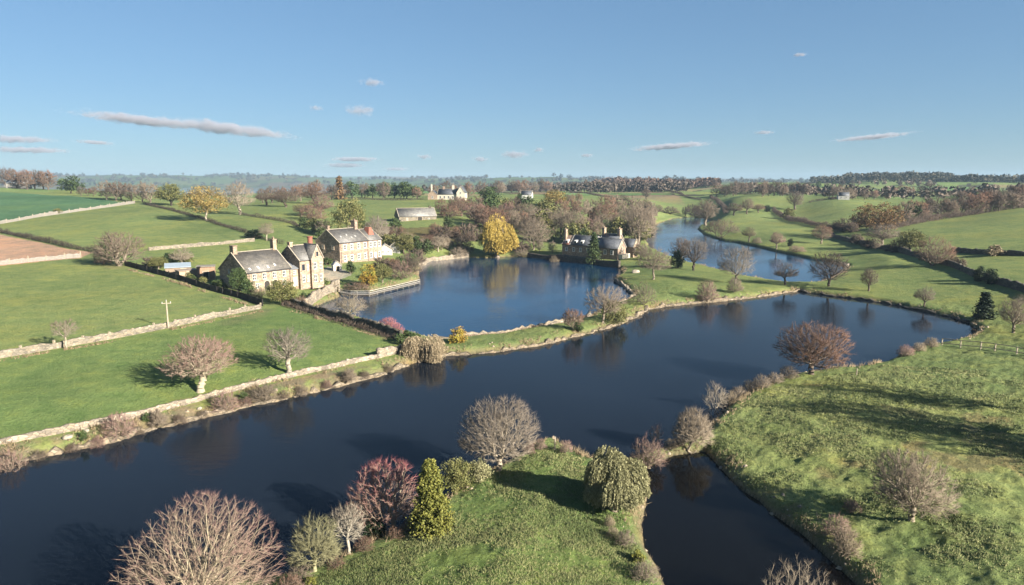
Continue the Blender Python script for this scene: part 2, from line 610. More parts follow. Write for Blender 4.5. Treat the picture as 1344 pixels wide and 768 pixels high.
def skeleton(rng, h, w, n, base=0.25, mid=0.5, fork=0.22, lean=0.0, bf=0.36, shape='round', stems=1, leader=0.0):
    """Grows a branch skeleton that fills the crown: every point joins the nearest, shortest-routed limb."""
    pts = crown_points(rng, h, w, n, base, mid, shape)
    N = n + 8 * stems + 60
    P = np.zeros((N, 3))
    par = np.full(N, -1)
    path = np.zeros(N)
    m = 0
    for s in range(stems):
        a = 2 * pi * s / max(stems, 1) + rng.rand()
        tgt = np.array([math.cos(a), math.sin(a)]) * (0.10 * w if stems > 1 else 0) + np.array([lean * h, 0])
        k = 6
        top = max(fork, leader) * h
        prev = -1
        for i in range(k + 1):
            t = i / k
            q = np.array([tgt[0] * t + rng.normal(0, 0.012 * h) * (i > 0), tgt[1] * t + rng.normal(0, 0.012 * h) * (i > 0), top * t - 0.25 * (i == 0)])
            if stems > 1 and i == 0:
                q[:2] = tgt * 0.15
            P[m], par[m] = q, prev
            path[m] = 0 if prev < 0 else path[prev] + np.linalg.norm(q - P[prev])
            prev = m
            m += 1
    m0 = m
    org = P[:m0].mean(0) * np.array([1, 1, 0]) + np.array([0, 0, fork * h])
    pts = pts[np.argsort(np.linalg.norm(pts - org, axis=1))]
    ok = P[:m0, 2] >= fork * h * 0.72
    for q in pts:
        d = np.linalg.norm(P[:m] - q, axis=1)
        cost = d + bf * path[:m] + np.maximum(0, P[:m, 2] - q[2]) * 0.25
        cost[:m0][~ok] = 1e9
        j = int(np.argmin(cost))
        P[m], par[m] = q, j
        path[m] = path[j] + d[j]
        m += 1
    P, par = P[:m], par[:m]
    cnt = np.zeros(m)
    kids = np.bincount(par[par >= 0], minlength=m)
    cnt[kids == 0] = 1
    for i in range(m - 1, -1, -1):
        if par[i] >= 0:
            cnt[par[i]] += cnt[i]
    mv = np.arange(m) >= m0
    for _ in range(4):
        S = np.zeros((m, 3))
        Wt = np.zeros(m)
        c = np.where(par >= 0)[0]
        np.add.at(S, par[c], P[c] * cnt[c][:, None])
        np.add.at(Wt, par[c], cnt[c])
        g = (Wt > 0) & mv
        Pn = P.copy()
        Pn[g] = 0.45 * P[g] + 0.3 * P[par[g]] + 0.25 * S[g] / Wt[g][:, None]
        P = Pn
    return P, par, cnt, kids, m0

def prisms(A, B, ra, rb, k):
    """Tapered k-sided bars from A to B."""
    n = len(A)
    if not n:
        return np.zeros((0, 3)), np.zeros((0, 4), int)
    d = unit(B - A)
    up = np.where(np.abs(d[:, 2:3]) < 0.9, np.array([[0, 0, 1.0]]), np.array([[1.0, 0, 0]]))
    x = unit(np.cross(d, up))
    y = np.cross(x, d)
    an = np.arange(k) * 2 * pi / k
    c, s = np.cos(an), np.sin(an)
    ring = x[:, None] * c[None, :, None] + y[:, None] * s[None, :, None]
    V = np.concatenate([A[:, None] + ring * ra[:, None, None], B[:, None] + ring * rb[:, None, None]], 1).reshape(-1, 3)
    o = (np.arange(n) * 2 * k)[:, None]
    i = np.arange(k)
    j = (i + 1) % k
    F = np.stack([o + i, o + j, o + k + j, o + k + i], -1).reshape(-1, 4)
    return V, F

def spikes(A, D, L, r):
    """Thin three-sided tapering shoots from A along D."""
    n = len(A)
    up = np.where(np.abs(D[:, 2:3]) < 0.9, np.array([[0, 0, 1.0]]), np.array([[1.0, 0, 0]]))
    x = unit(np.cross(D, up))
    y = np.cross(x, D)
    V = np.stack([A + x * r[:, None], A - x * r[:, None] * 0.5 + y * r[:, None] * 0.87, A - x * r[:, None] * 0.5 - y * r[:, None] * 0.87, A + D * L[:, None]], 1).reshape(-1, 3)
    o = (np.arange(n) * 4)[:, None]
    F = np.concatenate([o + np.array([0, 1, 3]), o + np.array([1, 2, 3]), o + np.array([2, 0, 3])])
    return V, F

def leaf_quads(rng, C, size, flat=0.3, droop=0.0):
    """One small bent leaf spray at every point of C."""
    n = len(C)
    nrm = unit(rng.normal(0, 1, (n, 3)) + np.array([0, 0, flat]))
    t = unit(np.cross(nrm, rng.normal(0, 1, (n, 3))))
    if droop:
        t = unit(t + np.array([0, 0, -droop]))
    b = np.cross(nrm, t)
    s = size * rng.uniform(0.6, 1.3, n)[:, None]
    V = np.stack([C - t * s * 0.5, C + b * s * 0.34, C + t * s * 0.55, C - b * s * 0.34], 1).reshape(-1, 3)
    F = np.arange(n * 4).reshape(n, 4)
    return V, F

class Acc:
    def __init__(s):
        s.V, s.F, s.T, s.n = [], [], [], 0
    def add(s, VF, tint):
        V, F = VF
        if not len(V):
            return
        s.V.append(V)
        s.F.append(F + s.n)
        s.T.append(np.broadcast_to(np.asarray(tint, float), (len(V),)) if np.ndim(tint) < 1 or len(tint) == len(V) else np.repeat(tint, len(V) // len(tint)))
        s.n += len(V)
    def mesh(s, name, mats):
        return mesh_arrays(name, np.concatenate(s.V), s.F, mats, np.concatenate(s.T))

DUMMY = m_plain((0.3, 0.3, 0.3))

def tree_meshes(seed, h, w, n, rt, twigs=6, tl=0.5, tr=0.012, leaves=0, ls=0.3, lspread=0.5, limb=0.05, gnarl=0.0, ivy=0, side=True, **kw):
    """Two meshes: trunk with limbs, and the crown of shoots (or leaves)."""
    rng = np.random.RandomState(seed)
    P, par, cnt, kids, m0 = skeleton(rng, h, w, n, **kw)
    tot = cnt[:m0].max()
    R = np.maximum(tr * 1.25, rt * 1.15 * (cnt / tot) ** 0.5)
    R[:m0] = np.maximum(R[:m0], rt * 0.62 * np.clip(1.15 - P[:m0, 2] / max(h, 1) * 0.9, 0.3, 1) if kw.get('stems', 1) == 1 else R[:m0])
    R[np.where(par < 0)[0]] *= 1.45
    c = np.where(par >= 0)[0]
    a, b = P[par[c]], P[c]
    ra, rb = np.minimum(R[par[c]], R[c] * 1.35), R[c]
    ra[c < m0] = R[par[c]][c < m0]
    big = rb > limb
    big[c < m0] = True
    tk, cr = Acc(), Acc()
    tk.add(prisms(a[big], b[big], ra[big], rb[big], 7), 0.0)
    sm = ~big
    t_in = np.clip(1 - rb[sm] / limb, 0, 1) * 0.45
    cr.add(prisms(a[sm], b[sm], ra[sm], rb[sm], 3), np.repeat(t_in, 6))
    tips = np.where(kids == 0)[0]
    org = np.array([0, 0, h * 0.25])
    if twigs:
        src = np.where((cnt <= 3) & (np.arange(len(P)) >= m0))[0] if side else tips
        A = np.repeat(P[src], twigs, 0)
        own = unit(P[src] - P[par[src]])
        out = unit(P[src] - org)
        D = unit(np.repeat(own * 0.55 + out * 0.6, twigs, 0) + rng.normal(0, 0.5, (len(A), 3)))
        back = rng.rand(len(A))[:, None] * 0.8
        A = A - back * np.repeat(P[src] - P[par[src]], twigs, 0)
        L = tl * rng.uniform(0.5, 1.3, len(A))
        cr.add(spikes(A, D, L, np.full(len(A), tr)), np.repeat(np.clip(0.35 + 0.75 * np.repeat(np.linalg.norm(P[src] - org, axis=1) / np.linalg.norm(P - org, axis=1).max(), twigs) ** 1.8 + rng.normal(0, 0.1, len(A)), 0, 1), 4))
    if leaves:
        cl = np.repeat(P[tips], leaves, 0) + rng.normal(0, lspread, (len(tips) * leaves, 3)) * np.array([1, 1, 0.7])
        tone = np.clip(np.repeat(rng.normal(0.5, 0.2, len(tips)), leaves) + rng.normal(0, 0.13, len(cl)), 0, 1)
        cr.add(leaf_quads(rng, cl, ls), np.repeat(tone, 4))
    return tk, cr

def conifer_acc(seed, h, w, n, ls, droop=0.5, top_pow=0.9, dens=9):
    """Straight trunk with whorls of drooping, needle-clad branches."""
    rng = np.random.RandomState(seed)
    tk, cr = Acc(), Acc()
    tk.add(prisms(np.array([[0, 0, -0.2]]), np.array([[0, 0, h * 0.97]]), np.array([0.035 * h]), np.array([0.03]), 7), 0.0)
    nw = 15
    z = h * (0.05 + 0.93 * ((np.floor(rng.rand(n) ** 1.1 * nw) + 0.5) / nw)) + rng.normal(0, 0.008 * h, n)
    t = z / h
    L = w / 2 * np.clip(1 - t, 0, 1) ** top_pow * rng.uniform(0.55, 1.15, n) + 0.05 * w
    an = rng.rand(n) * 2 * pi
    D = np.stack([np.cos(an), np.sin(an), -droop * 0.5 + 0.7 * t + rng.normal(0, 0.08, n)], 1)
    D = unit(D)
    A = np.stack([np.zeros(n), np.zeros(n), z], 1)
    tk.add(prisms(A, A + D * (L * 0.85)[:, None], np.full(n, 0.006 * h), np.full(n, 0.01), 3), 0.0)
    k = dens
    f = np.tile(np.linspace(0.3, 1.0, k), n)
    C = np.repeat(A, k, 0) + np.repeat(D, k, 0) * (np.repeat(L, k) * f)[:, None] + rng.normal(0, ls * 0.45, (n * k, 3))
    C[:, 2] -= droop * 0.25 * np.repeat(L, k) * f ** 2
    tone = np.clip(np.repeat(rng.normal(0.5, 0.18, n), k) + 0.25 * (f - 0.7) + rng.normal(0, 0.1, n * k), 0, 1)
    cr.add(leaf_quads(rng, C, ls, 0.2, 0.4), np.repeat(tone, 4))
    return tk, cr

def shrub_acc(seed, h, w, n, tr=0.015, tl=0.6, stems=9, leaves=0, ls=0.2, lspread=0.25):
    """Many stems fanning from the ground."""
    return tree_meshes(seed, h, w, n, 0.06, twigs=5, tl=tl, tr=tr, leaves=leaves, ls=ls, lspread=lspread, limb=0.03, base=0.0, mid=0.12 if not leaves else 0.3, fork=0.12, bf=0.5, shape='fan' if not leaves else 'round', stems=stems)

def clump_acc(seed, h, w, n, ls, base=0.0, mid=0.4, trunk=0.12):
    """Dense evergreen or leafy bush: leaf sprays gathered in knots through the volume."""
    rng = np.random.RandomState(seed)
    tk, cr = Acc(), Acc()
    knots = crown_points(rng, h * 0.92, w * 0.86, max(36, n // 100), base, mid, 'blob', 0.35)
    st = np.tile(np.array([[0, 0, -0.15]]), (len(knots), 1))
    tk.add(prisms(st, knots, np.full(len(knots), trunk * 0.5), np.full(len(knots), 0.015), 3), 0.0)
    tk.add(prisms(np.array([[0, 0, -0.2]]), np.array([[0, 0, h * 0.5]]), np.array([trunk]), np.array([trunk * 0.5]), 6), 0.0)
    k = max(1, n // len(knots))
    rr = np.repeat(rng.uniform(0.055, 0.105, len(knots)), k)[:, None] * (h + w)
    C = np.repeat(knots, k, 0) + unit(rng.normal(0, 1, (len(knots) * k, 3)) + np.array([0, 0, 0.4])) * rr * rng.uniform(0.35, 1.15, (len(knots) * k, 1))
    C[:, 2] = np.abs(C[:, 2])
    tone = np.clip(np.repeat(rng.normal(0.5, 0.2, len(knots)), k) + rng.normal(0, 0.12, len(C)), 0, 1)
    cr.add(leaf_quads(rng, C, ls, 0.5), np.repeat(tone, 4))
    return tk, cr

def weeping_acc(seed, h, w, n, strands, ls, hang=0.6, nb=30):
    """Limbs arch over and long strands hang from them."""
    rng = np.random.RandomState(seed)
    tk, cr = tree_meshes(seed, h * 0.85, w * 0.62, n, 0.05 * h, twigs=0, limb=0.04, base=0.45, mid=0.55, fork=0.25, bf=0.3)
    B = crown_points(rng, h * 0.92, w * 0.8, nb, 0.1, 0.48, 'round', 0.25)
    d = unit(rng.normal(0, 1, (strands, 3)) + np.array([0, 0, 0.5]))
    rs = rng.uniform(0.55, 1.25, nb)
    bi = rng.randint(0, nb, strands)
    P = B[bi] + d * np.array([0.165 * w, 0.165 * w, 0.13 * h]) * (30 / nb) ** 0.35 * rng.uniform(0.75, 1.0, (strands, 1)) * rs[bi][:, None]
    k = 9
    L = np.maximum(0.2, P[:, 2] - h * 0.06) * rng.uniform(0.15, 0.2 + 0.7 * hang, strands)
    f = np.tile(np.linspace(0, 1, k), strands)
    bow = unit(P * np.array([1, 1, 0]) + 1e-6) * 0.06 * w
    C = np.repeat(P, k, 0) + np.repeat(bow, k, 0) * np.sqrt(f)[:, None]
    C[:, 2] -= np.repeat(L, k) * f
    C += rng.normal(0, ls * 0.25, C.shape)
    tone = np.clip(np.repeat(rng.normal(0.5, 0.22, strands), k) + rng.normal(0, 0.08, len(C)), 0, 1)
    cr.add(leaf_quads(rng, C, ls, 0.1, 2.0), np.repeat(tone, 4))
    A = C.reshape(strands, k, 3)
    cr.add(prisms(A[:, :-1].reshape(-1, 3), A[:, 1:].reshape(-1, 3), np.full(strands * (k - 1), 0.012), np.full(strands * (k - 1), 0.01), 3), 0.6)
    return tk, cr

# ---- shared stock: each entry is (trunk mesh, crown mesh, height, width); copies are scaled
STOCK = {}
def stock(key, acc, h, w):
    tk, cr = acc
    STOCK[key] = (tk.mesh('trunk', [DUMMY]), cr.mesh('crown', [DUMMY]), h, w)

def single(key, acc, h, w):
    """Distant tree: trunk and crown in one mesh with two material slots."""
    tk, cr = acc
    nt, nc = sum(len(f) for f in tk.F), sum(len(f) for f in cr.F)
    me = mesh_arrays('tree', np.concatenate(tk.V + cr.V), tk.F + [f + tk.n for f in cr.F], [DUMMY, DUMMY], np.concatenate(tk.T + cr.T), mat_idx=[0] * nt + [1] * nc)
    STOCK[key] = (me, None, h, w)

for i in range(5):
    stock('bare%d' % i, tree_meshes(100 + i, 9, 9, 950, 0.30, twigs=7, tl=0.8, tr=0.017, limb=0.07, base=0.2 + 0.03 * i, mid=0.5, fork=0.2 + 0.02 * i, bf=0.36), 9, 9)
for i in range(3):
    stock('tall%d' % i, tree_meshes(120 + i, 11, 7, 900, 0.28, twigs=7, tl=0.8, tr=0.018, limb=0.07, base=0.22, mid=0.55, fork=0.25, leader=0.6, bf=0.36), 11, 7)
for i in range(3):
    stock('leafy%d' % i, tree_meshes(140 + i, 9, 9.5, 420, 0.32, twigs=2, tl=0.5, tr=0.016, leaves=34, ls=0.40, lspread=0.5, limb=0.07, base=0.2, mid=0.45, fork=0.2), 9, 9.5)
for i in range(3):
    stock('twiggy%d' % i, shrub_acc(160 + i, 3.2, 4.2, 420), 3.2, 4.2)
for i in range(3):
    stock('bush%d' % i, clump_acc(180 + i, 3, 3.4, 1500, 0.28), 3, 3.4)
for i in range(2):
    stock('fir%d' % i, conifer_acc(200 + i, 10, 4.6, 330, 0.55), 10, 4.6)
stock('yew0', clump_acc(210, 8, 3.4, 3600, 0.36, mid=0.38), 8, 3.4)
for i in range(4):
    single('far%d' % i, tree_meshes(220 + i, 12, 11, 320, 0.34, twigs=7, tl=1.5, tr=0.055, limb=0.1, base=0.12, mid=0.48, fork=0.15, bf=0.3), 12, 11)
for i in range(2):
    single('farleaf%d' % i, tree_meshes(240 + i, 11, 11, 170, 0.34, twigs=0, leaves=16, ls=0.95, lspread=0.7, limb=0.1, base=0.1, mid=0.45, fork=0.15), 11, 11)
single('farfir0', conifer_acc(250, 12, 6, 120, 1.1, dens=5), 12, 6)
single('fartwig0', shrub_acc(255, 4, 6, 200, tr=0.055, tl=1.0), 4, 6)

BK_PALE, BK_TAN, BK_BROWN, BK_DARK = (0.38, 0.32, 0.235), (0.25, 0.20, 0.145), (0.15, 0.115, 0.085), (0.065, 0.052, 0.04)
TW = {'tan': (0.20, 0.155, 0.11), 'pink': (0.27, 0.155, 0.13), 'red': (0.36, 0.125, 0.125), 'rust': (0.21, 0.115, 0.075), 'grey': (0.185, 0.15, 0.12),
      'brown': (0.155, 0.11, 0.08), 'dark': (0.10, 0.075, 0.056), 'olive': (0.17, 0.16, 0.08), 'straw': (0.34, 0.265, 0.165)}
LF = {'gold': ((0.23, 0.165, 0.05), (0.34, 0.24, 0.07)), 'yellow': ((0.34, 0.235, 0.045), (0.47, 0.34, 0.08)), 'rust': ((0.18, 0.10, 0.045), (0.27, 0.16, 0.055)),
      'olive': ((0.13, 0.135, 0.04), (0.22, 0.20, 0.07)), 'green': ((0.045, 0.075, 0.022), (0.09, 0.12, 0.035)), 'dark': ((0.018, 0.036, 0.014), (0.04, 0.065, 0.022)),
      'lime': ((0.15, 0.16, 0.03), (0.26, 0.245, 0.05)), 'sage': ((0.25, 0.24, 0.11), (0.40, 0.37, 0.19)), 'straw': ((0.36, 0.28, 0.17), (0.46, 0.36, 0.22)),
      'amber': ((0.34, 0.20, 0.03), (0.30, 0.28, 0.04))}

def crown_mat(c, bark):
    return m_leaf(*LF[c[1:]]) if c[0] == '*' else m_twig(TW[c], bark)

_pick = random.Random(5)
def set_slot(o, i, m):
    o.material_slots[i].link = 'OBJECT'
    o.material_slots[i].material = m

def put_tree(name, label, cat, p, h, w, kind, crown, bark=BK_TAN, group=None, rz=None, own=None):
    """A tree from the stock (kind: prefix of a stock key) or grown for itself (own: (trunk, crown) at true size)."""
    rz = _pick.uniform(0, 2 * pi) if rz is None else rz
    p = (float(p[0]), float(p[1]), float(p[2]))
    if own is None:
        keys = [k for k in STOCK if k.rstrip('0123456789') == kind]
        mt, mc, sh, sw = STOCK[_pick.choice(keys)]
        s = (w / sw, w / sw, h / sh)
    else:
        mt, mc, s = own[0].mesh('trunk', [DUMMY]), own[1].mesh('crown', [DUMMY]), (1, 1, 1)
    if mc is None:
        o = link(name, mt, None, p)
        o.rotation_euler = (0, 0, rz)
        o.scale = s
        set_slot(o, 0, m_bark(bark))
        set_slot(o, 1, crown_mat(crown, bark))
        return tag(o, label, cat, group)
    t = thing(name, label, cat, p, rz, group)
    t.scale = s
    a, b = link('trunk', mt, t), link('crown', mc, t)
    set_slot(a, 0, m_bark(bark))
    set_slot(b, 0, crown_mat(crown, bark))
    return t

def tree_at(name, label, cat, bx, by, wpx, top, kind, crown, bark=BK_TAN, group=None, own=None, wk=1.0, dz=0.0):
    """Stands where the line of sight through the foot of its trunk meets the land; its size follows from its distance."""
    p = ground(bx, by)
    h = max(0.6, top_height(p, top))
    w = wpx / px_per_m(p) * wk
    if own is not None:
        own = own(h, w)
    return put_tree(name, label, cat, p + np.array([0, 0, dz]), h, w, kind, crown, bark, group, own=own)

def px_row(line, n, rng, jit=2.0):
    """n places along a line drawn over the photograph."""
    L = np.array(line, float)
    seg = np.linalg.norm(np.diff(L, axis=0), axis=1)
    cum = np.concatenate([[0], np.cumsum(seg)])
    out = []
    for i in range(n):
        t = (i + 0.5 + rng.uniform(-0.3, 0.3)) / n * cum[-1]
        k = min(len(seg) - 1, int(np.searchsorted(cum, t) - 1)) if t > 0 else 0
        q = L[k] + (L[k + 1] - L[k]) * (t - cum[k]) / seg[k]
        out.append((q[0] + rng.uniform(-jit, jit), q[1] + rng.uniform(-jit, jit) * 0.4))
    return out

ORD = ['first', 'second', 'third', 'fourth', 'fifth', 'sixth', 'seventh', 'eighth', 'ninth', 'tenth', 'eleventh', 'twelfth', 'thirteenth', 'fourteenth',
       'fifteenth', 'sixteenth', 'seventeenth', 'eighteenth', 'nineteenth', 'twentieth']
def tree_row(line, n, hpx, kinds, group, where, seed, wk=1.0, cat='tree'):
    """A row of n trees; hpx: (least, most) height in the photograph; kinds: list of (name, words, kind, crown, bark, width/height)."""
    rng = np.random.RandomState(seed)
    places = sorted(px_row(line, n, rng))
    for i, (x, y) in enumerate(places):
        name, wd, kind, crown, bark, asp = kinds[rng.randint(len(kinds))]
        p = ground(x, y)
        h = rng.uniform(*hpx) / px_per_m(p)
        lab = '%s, %s from the left %s' % (wd, ORD[i], where)
        put_tree(name, lab, cat, p, h, h * asp * wk * rng.uniform(0.88, 1.12), kind, crown, bark, group)
# ------------------------------------------------------------------ ground sheet
def pxpoly(pts, z=None):
    return np.array([ground(*p)[:2] if z is None else at_level(p[0], p[1], z) for p in pts])

TEAL = np.array([at_range(px, 300, D)[:2] for px, D in [(-180,330)]])
def build_ground():
    th = np.radians(np.concatenate([np.arange(-62, -42, 0.8), np.arange(-42, 42, 0.085), np.arange(42, 62.1, 0.8)]))
    D = [18.0]
    while D[-1] < 300:
        D.append(D[-1] * (1.0048 if D[-1] > 38 else 1.03))
    while D[-1] < 1100:
        D.append(D[-1] * 1.0075)
    while D[-1] < 9000:
        D.append(D[-1] * 1.022)
    D = np.array(D)
    T, R = np.meshgrid(th, D)
    x, y = (R * np.sin(T)).ravel(), (R * np.cos(T)).ravel()
    Dr = R.ravel()
    P = np.stack([x, y], 1)
    sd = np.full(len(x), 1e4)
    m = np.where(Dr < 700)[0]
    sd[m] = shore_dist(P[m])
    z = height(x, y, sd)
    # what grows where (albedo)
    n1, n2 = _vnoise(x / 42, y / 42, 21), _vnoise(x / 9, y / 9, 22)
    C = np.empty((len(x), 3))
    C[:] = (0.190, 0.230, 0.080)                                      # grazed meadow
    C *= (1 + 0.10 * n1 + 0.06 * n2)[:, None]
    near = Dr < 800
    def zone(pts, c, soft=None, z=None):
        q = pxpoly(pts, z)
        mm = np.where(near & (P > q.min(0)).all(1) & (P < q.max(0)).all(1))[0]
        k = mm[in_poly(P[mm], q)]
        C[k] = np.array(c) * (1 + 0.12 * n1[k] + 0.08 * n2[k])[:, None]
    # right-hand rough pasture: deeper green with bleached patches
    rp = [(915,590),(960,540),(1030,503),(1135,487),(1212,463),(1250,456),(1420,470),(1600,500),(1700,1000),(1350,1000),(1140,785),(1000,660)]
    zone(rp, (0.225, 0.260, 0.092))
    zone([(380,770),(520,712),(642,628),(726,584),(770,606),(800,640),(840,720),(870,790),(900,980),(500,1100),(350,900)], (0.150, 0.205, 0.062))
    zone([(-30,579),(100,557),(300,510),(365,497),(535,460),(372,402),(341,409),(220,433),(0,473),(-200,508),(-220,620)], (0.150, 0.205, 0.066))
    zone([(-260,318),(0,294),(51,285),(114,276),(174,267.5),(140,262),(90,257),(0,252),(-250,256)], (0.085, 0.165, 0.080), z=None)
    zone([(-200,296),(0,308),(51,318),(89,327),(122,331),(105,339),(58,343),(0,349),(-200,372)], (0.42, 0.265, 0.18))
    zone([(520,300),(600,296),(625,303),(600,318),(560,322),(520,318)], (0.13, 0.115, 0.05))
    zone([(422,356),(430,350),(452,354),(463,361),(446,367),(425,369)], (0.33, 0.285, 0.22))
    # the ledge below the field wall: thin grass, earth and rubble
    led = in_poly(P, pxpoly([(-120,608),(0,586),(100,567),(200,546),(300,518),(365,502),(440,486),(520,468),(538,474),(500,491),(420,512),(330,531),(200,562),(0,609),(-120,630)])) & near
    kk = np.clip(0.62 + 0.9 * _vnoise(x / 3.2, y / 3.2, 35) + 0.5 * _vnoise(x / 0.9, y / 0.9, 36), 0, 0.9) * led
    C += (np.array([0.22, 0.17, 0.115]) - C) * kk[:, None]
    mm = in_poly(P, pxpoly(rp)) & near
    tan = np.clip((_vnoise(x / 1.6, y / 1.6, 33) * 0.5 + _vnoise(x / 4.2, y / 4.2, 31) * 0.6 + _vnoise(x / 13, y / 13, 32) * 0.8 - 0.62) * 2.0, 0, 0.62) * mm
    C += (np.array([0.22, 0.16, 0.085]) - C) * tan[:, None]
    # bare, trampled soil and dead grass beside the water
    edge = np.clip(1 - (sd - 0.1) / (0.95 + 0.6 * n2), 0, 1) * (sd < 5)
    C += (np.array([0.20, 0.15, 0.095]) - C) * (0.85 * edge)[:, None]
    C[sd < 0.05] = (0.06, 0.05, 0.035)
    for line, wd, c, a in (([(60,436),(160,420),(250,398),(330,392)], 0.5, (0.20,0.20,0.09), 0.45), ([(62,441),(162,424),(254,401),(336,395)], 0.5, (0.20,0.20,0.09), 0.45),
                           ([(345,408),(330,415),(300,424)], 2.2, (0.20,0.16,0.10), 0.55), ([(126,334),(140,344),(150,352)], 2.6, (0.20,0.16,0.10), 0.5),
                           ([(180,270),(230,285),(300,312)], 1.2, (0.13,0.17,0.06), 0.5), ([(1060,545),(1150,530),(1260,520)], 0.9, (0.12,0.15,0.05), 0.4)):
        q = pxpoly(line)
        lo, hi = q.min(0) - 4, q.max(0) + 4
        mm = np.where(near & (P > lo).all(1) & (P < hi).all(1))[0]
        d = np.full(len(mm), 1e9)
        for p0, p1 in zip(q[:-1], q[1:]):
            e = p1 - p0
            t = np.clip(((P[mm] - p0) @ e) / (e @ e), 0, 1)
            d = np.minimum(d, np.linalg.norm(P[mm] - p0 - t[:, None] * e, axis=1))
        k = np.clip(1.4 - d / wd, 0, 1) * a * (0.8 + 0.4 * n2[mm])
        C[mm] += (np.array(c) - C[mm]) * np.clip(k, 0, 1)[:, None]
    # patchwork of fields on the distant hills
    far = np.where(Dr > 640)[0]
    rng = np.random.RandomState(9)
    a = rng.uniform(-0.8, 0.8, 520)
    r = np.exp(rng.uniform(math.log(640), math.log(7500), 520))
    S = np.stack([a * 2.6, np.log(r)], 1)
    pal = np.array([(0.17,0.24,0.08),(0.15,0.25,0.09),(0.20,0.24,0.08),(0.25,0.23,0.11),(0.16,0.21,0.075),(0.13,0.20,0.065),(0.19,0.25,0.085),(0.24,0.18,0.11)])
    sc_ = pal[rng.randint(0, len(pal), 520)]
    w = warp(x[far], y[far]) + np.stack([_vnoise(x[far] / 90, y[far] / 90, 41), _vnoise(x[far] / 90, y[far] / 90, 42)], 1) * 0.012
    idx, gap = np.empty(len(far), int), np.empty(len(far))
    for s in range(0, len(far), 20000):
        d = ((w[s:s + 20000, None] * [1, 1.6] - S[None] * [1, 1.6]) ** 2).sum(-1)
        o = np.argpartition(d, 1, 1)[:, :2]
        dd = np.take_along_axis(d, o, 1)
        fl = dd[:, 0] > dd[:, 1]
        idx[s:s + 20000] = np.where(fl, o[:, 1], o[:, 0])
        gap[s:s + 20000] = np.abs(np.sqrt(dd[:, 0]) - np.sqrt(dd[:, 1]))
    k = np.clip((Dr[far] - 640) / 120, 0, 1)[:, None]
    C[far] = C[far] * (1 - k) + sc_[idx] * k
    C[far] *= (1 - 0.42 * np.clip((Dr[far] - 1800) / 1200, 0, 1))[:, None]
    hedge = (gap < 0.010) & (Dr[far] > 760)
    C[far[hedge]] = (0.045, 0.042, 0.025)
    nr, nc = len(D), len(th)
    i = (np.arange(nr - 1)[:, None] * nc + np.arange(nc - 1)[None]).ravel()
    F = np.stack([i, i + 1, i + nc + 1, i + nc], 1)
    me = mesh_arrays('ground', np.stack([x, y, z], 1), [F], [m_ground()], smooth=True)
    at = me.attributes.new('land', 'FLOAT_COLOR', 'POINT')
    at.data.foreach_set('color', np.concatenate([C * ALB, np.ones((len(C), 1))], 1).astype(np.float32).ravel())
    tag(link('ground', me), kind='structure')

build_ground()

def build_water():
    spec = {'river_water': ((0.007, 0.010, 0.015), 0.16, 0.14), 'pool_water': ((0.004, 0.004, 0.004), 0.07, 0.18), 'pond_water': ((0.003, 0.022, 0.052), 0.22, 0.5), 'lake_water': ((0.003, 0.022, 0.052), 0.22, 0.5)}
    for k, poly in WXY.items():
        c = poly
        e = np.roll(c, -1, 0) - np.roll(c, 1, 0)
        nrm = unit(np.stack([e[:, 1], -e[:, 0]], 1))
        A = np.sum(c[:, 0] * np.roll(c[:, 1], -1) - np.roll(c[:, 0], -1) * c[:, 1])
        nrm = nrm if A > 0 else -nrm
        off = 0.35 + 0.0035 * np.linalg.norm(c, axis=1)
        q = c + nrm * off[:, None]
        v = [Vector((p[0], p[1], 0)) for p in q]
        tr = tessellate_polygon([v])
        me = mesh_arrays(k, np.array([(p[0], p[1], 0.0) for p in q]), [np.array(tr)], [m_water(*spec[k])])
        o = link(k, me)
        if me.polygons[0].normal.z < 0:
            me.flip_normals()
        tag(o, kind='structure')
    a = [(-5200, 1500), (900, 1500), (900, 9000), (-5200, 9000)]
    me = mesh_arrays('sea_water', np.array([(p[0], p[1], -0.02) for p in a]), [np.array([[0, 1, 2, 3]])], [m_water((0.03, 0.04, 0.05), 0.25)])
    tag(link('sea_water', me), kind='structure')
build_water()

# ------------------------------------------------------------------ walls, fences, hedges
def path_xy(px_line, seed, step=0.5, level=None, amp=0.05):
    pts = [ground(*p)[:2] if level is None else at_level(p[0], p[1], level) for p in px_line]
    q = []
    rng = np.random.RandomState(seed)
    for a, b in zip(pts[:-1], pts[1:]):
        a, b = np.array(a), np.array(b)
        k = max(1, int(np.linalg.norm(b - a) / step))
        q += [a + (b - a) * j / k + rng.normal(0, amp, 2) * (j > 0) for j in range(k)]
    q.append(np.array(pts[-1]))
    return np.array(q)

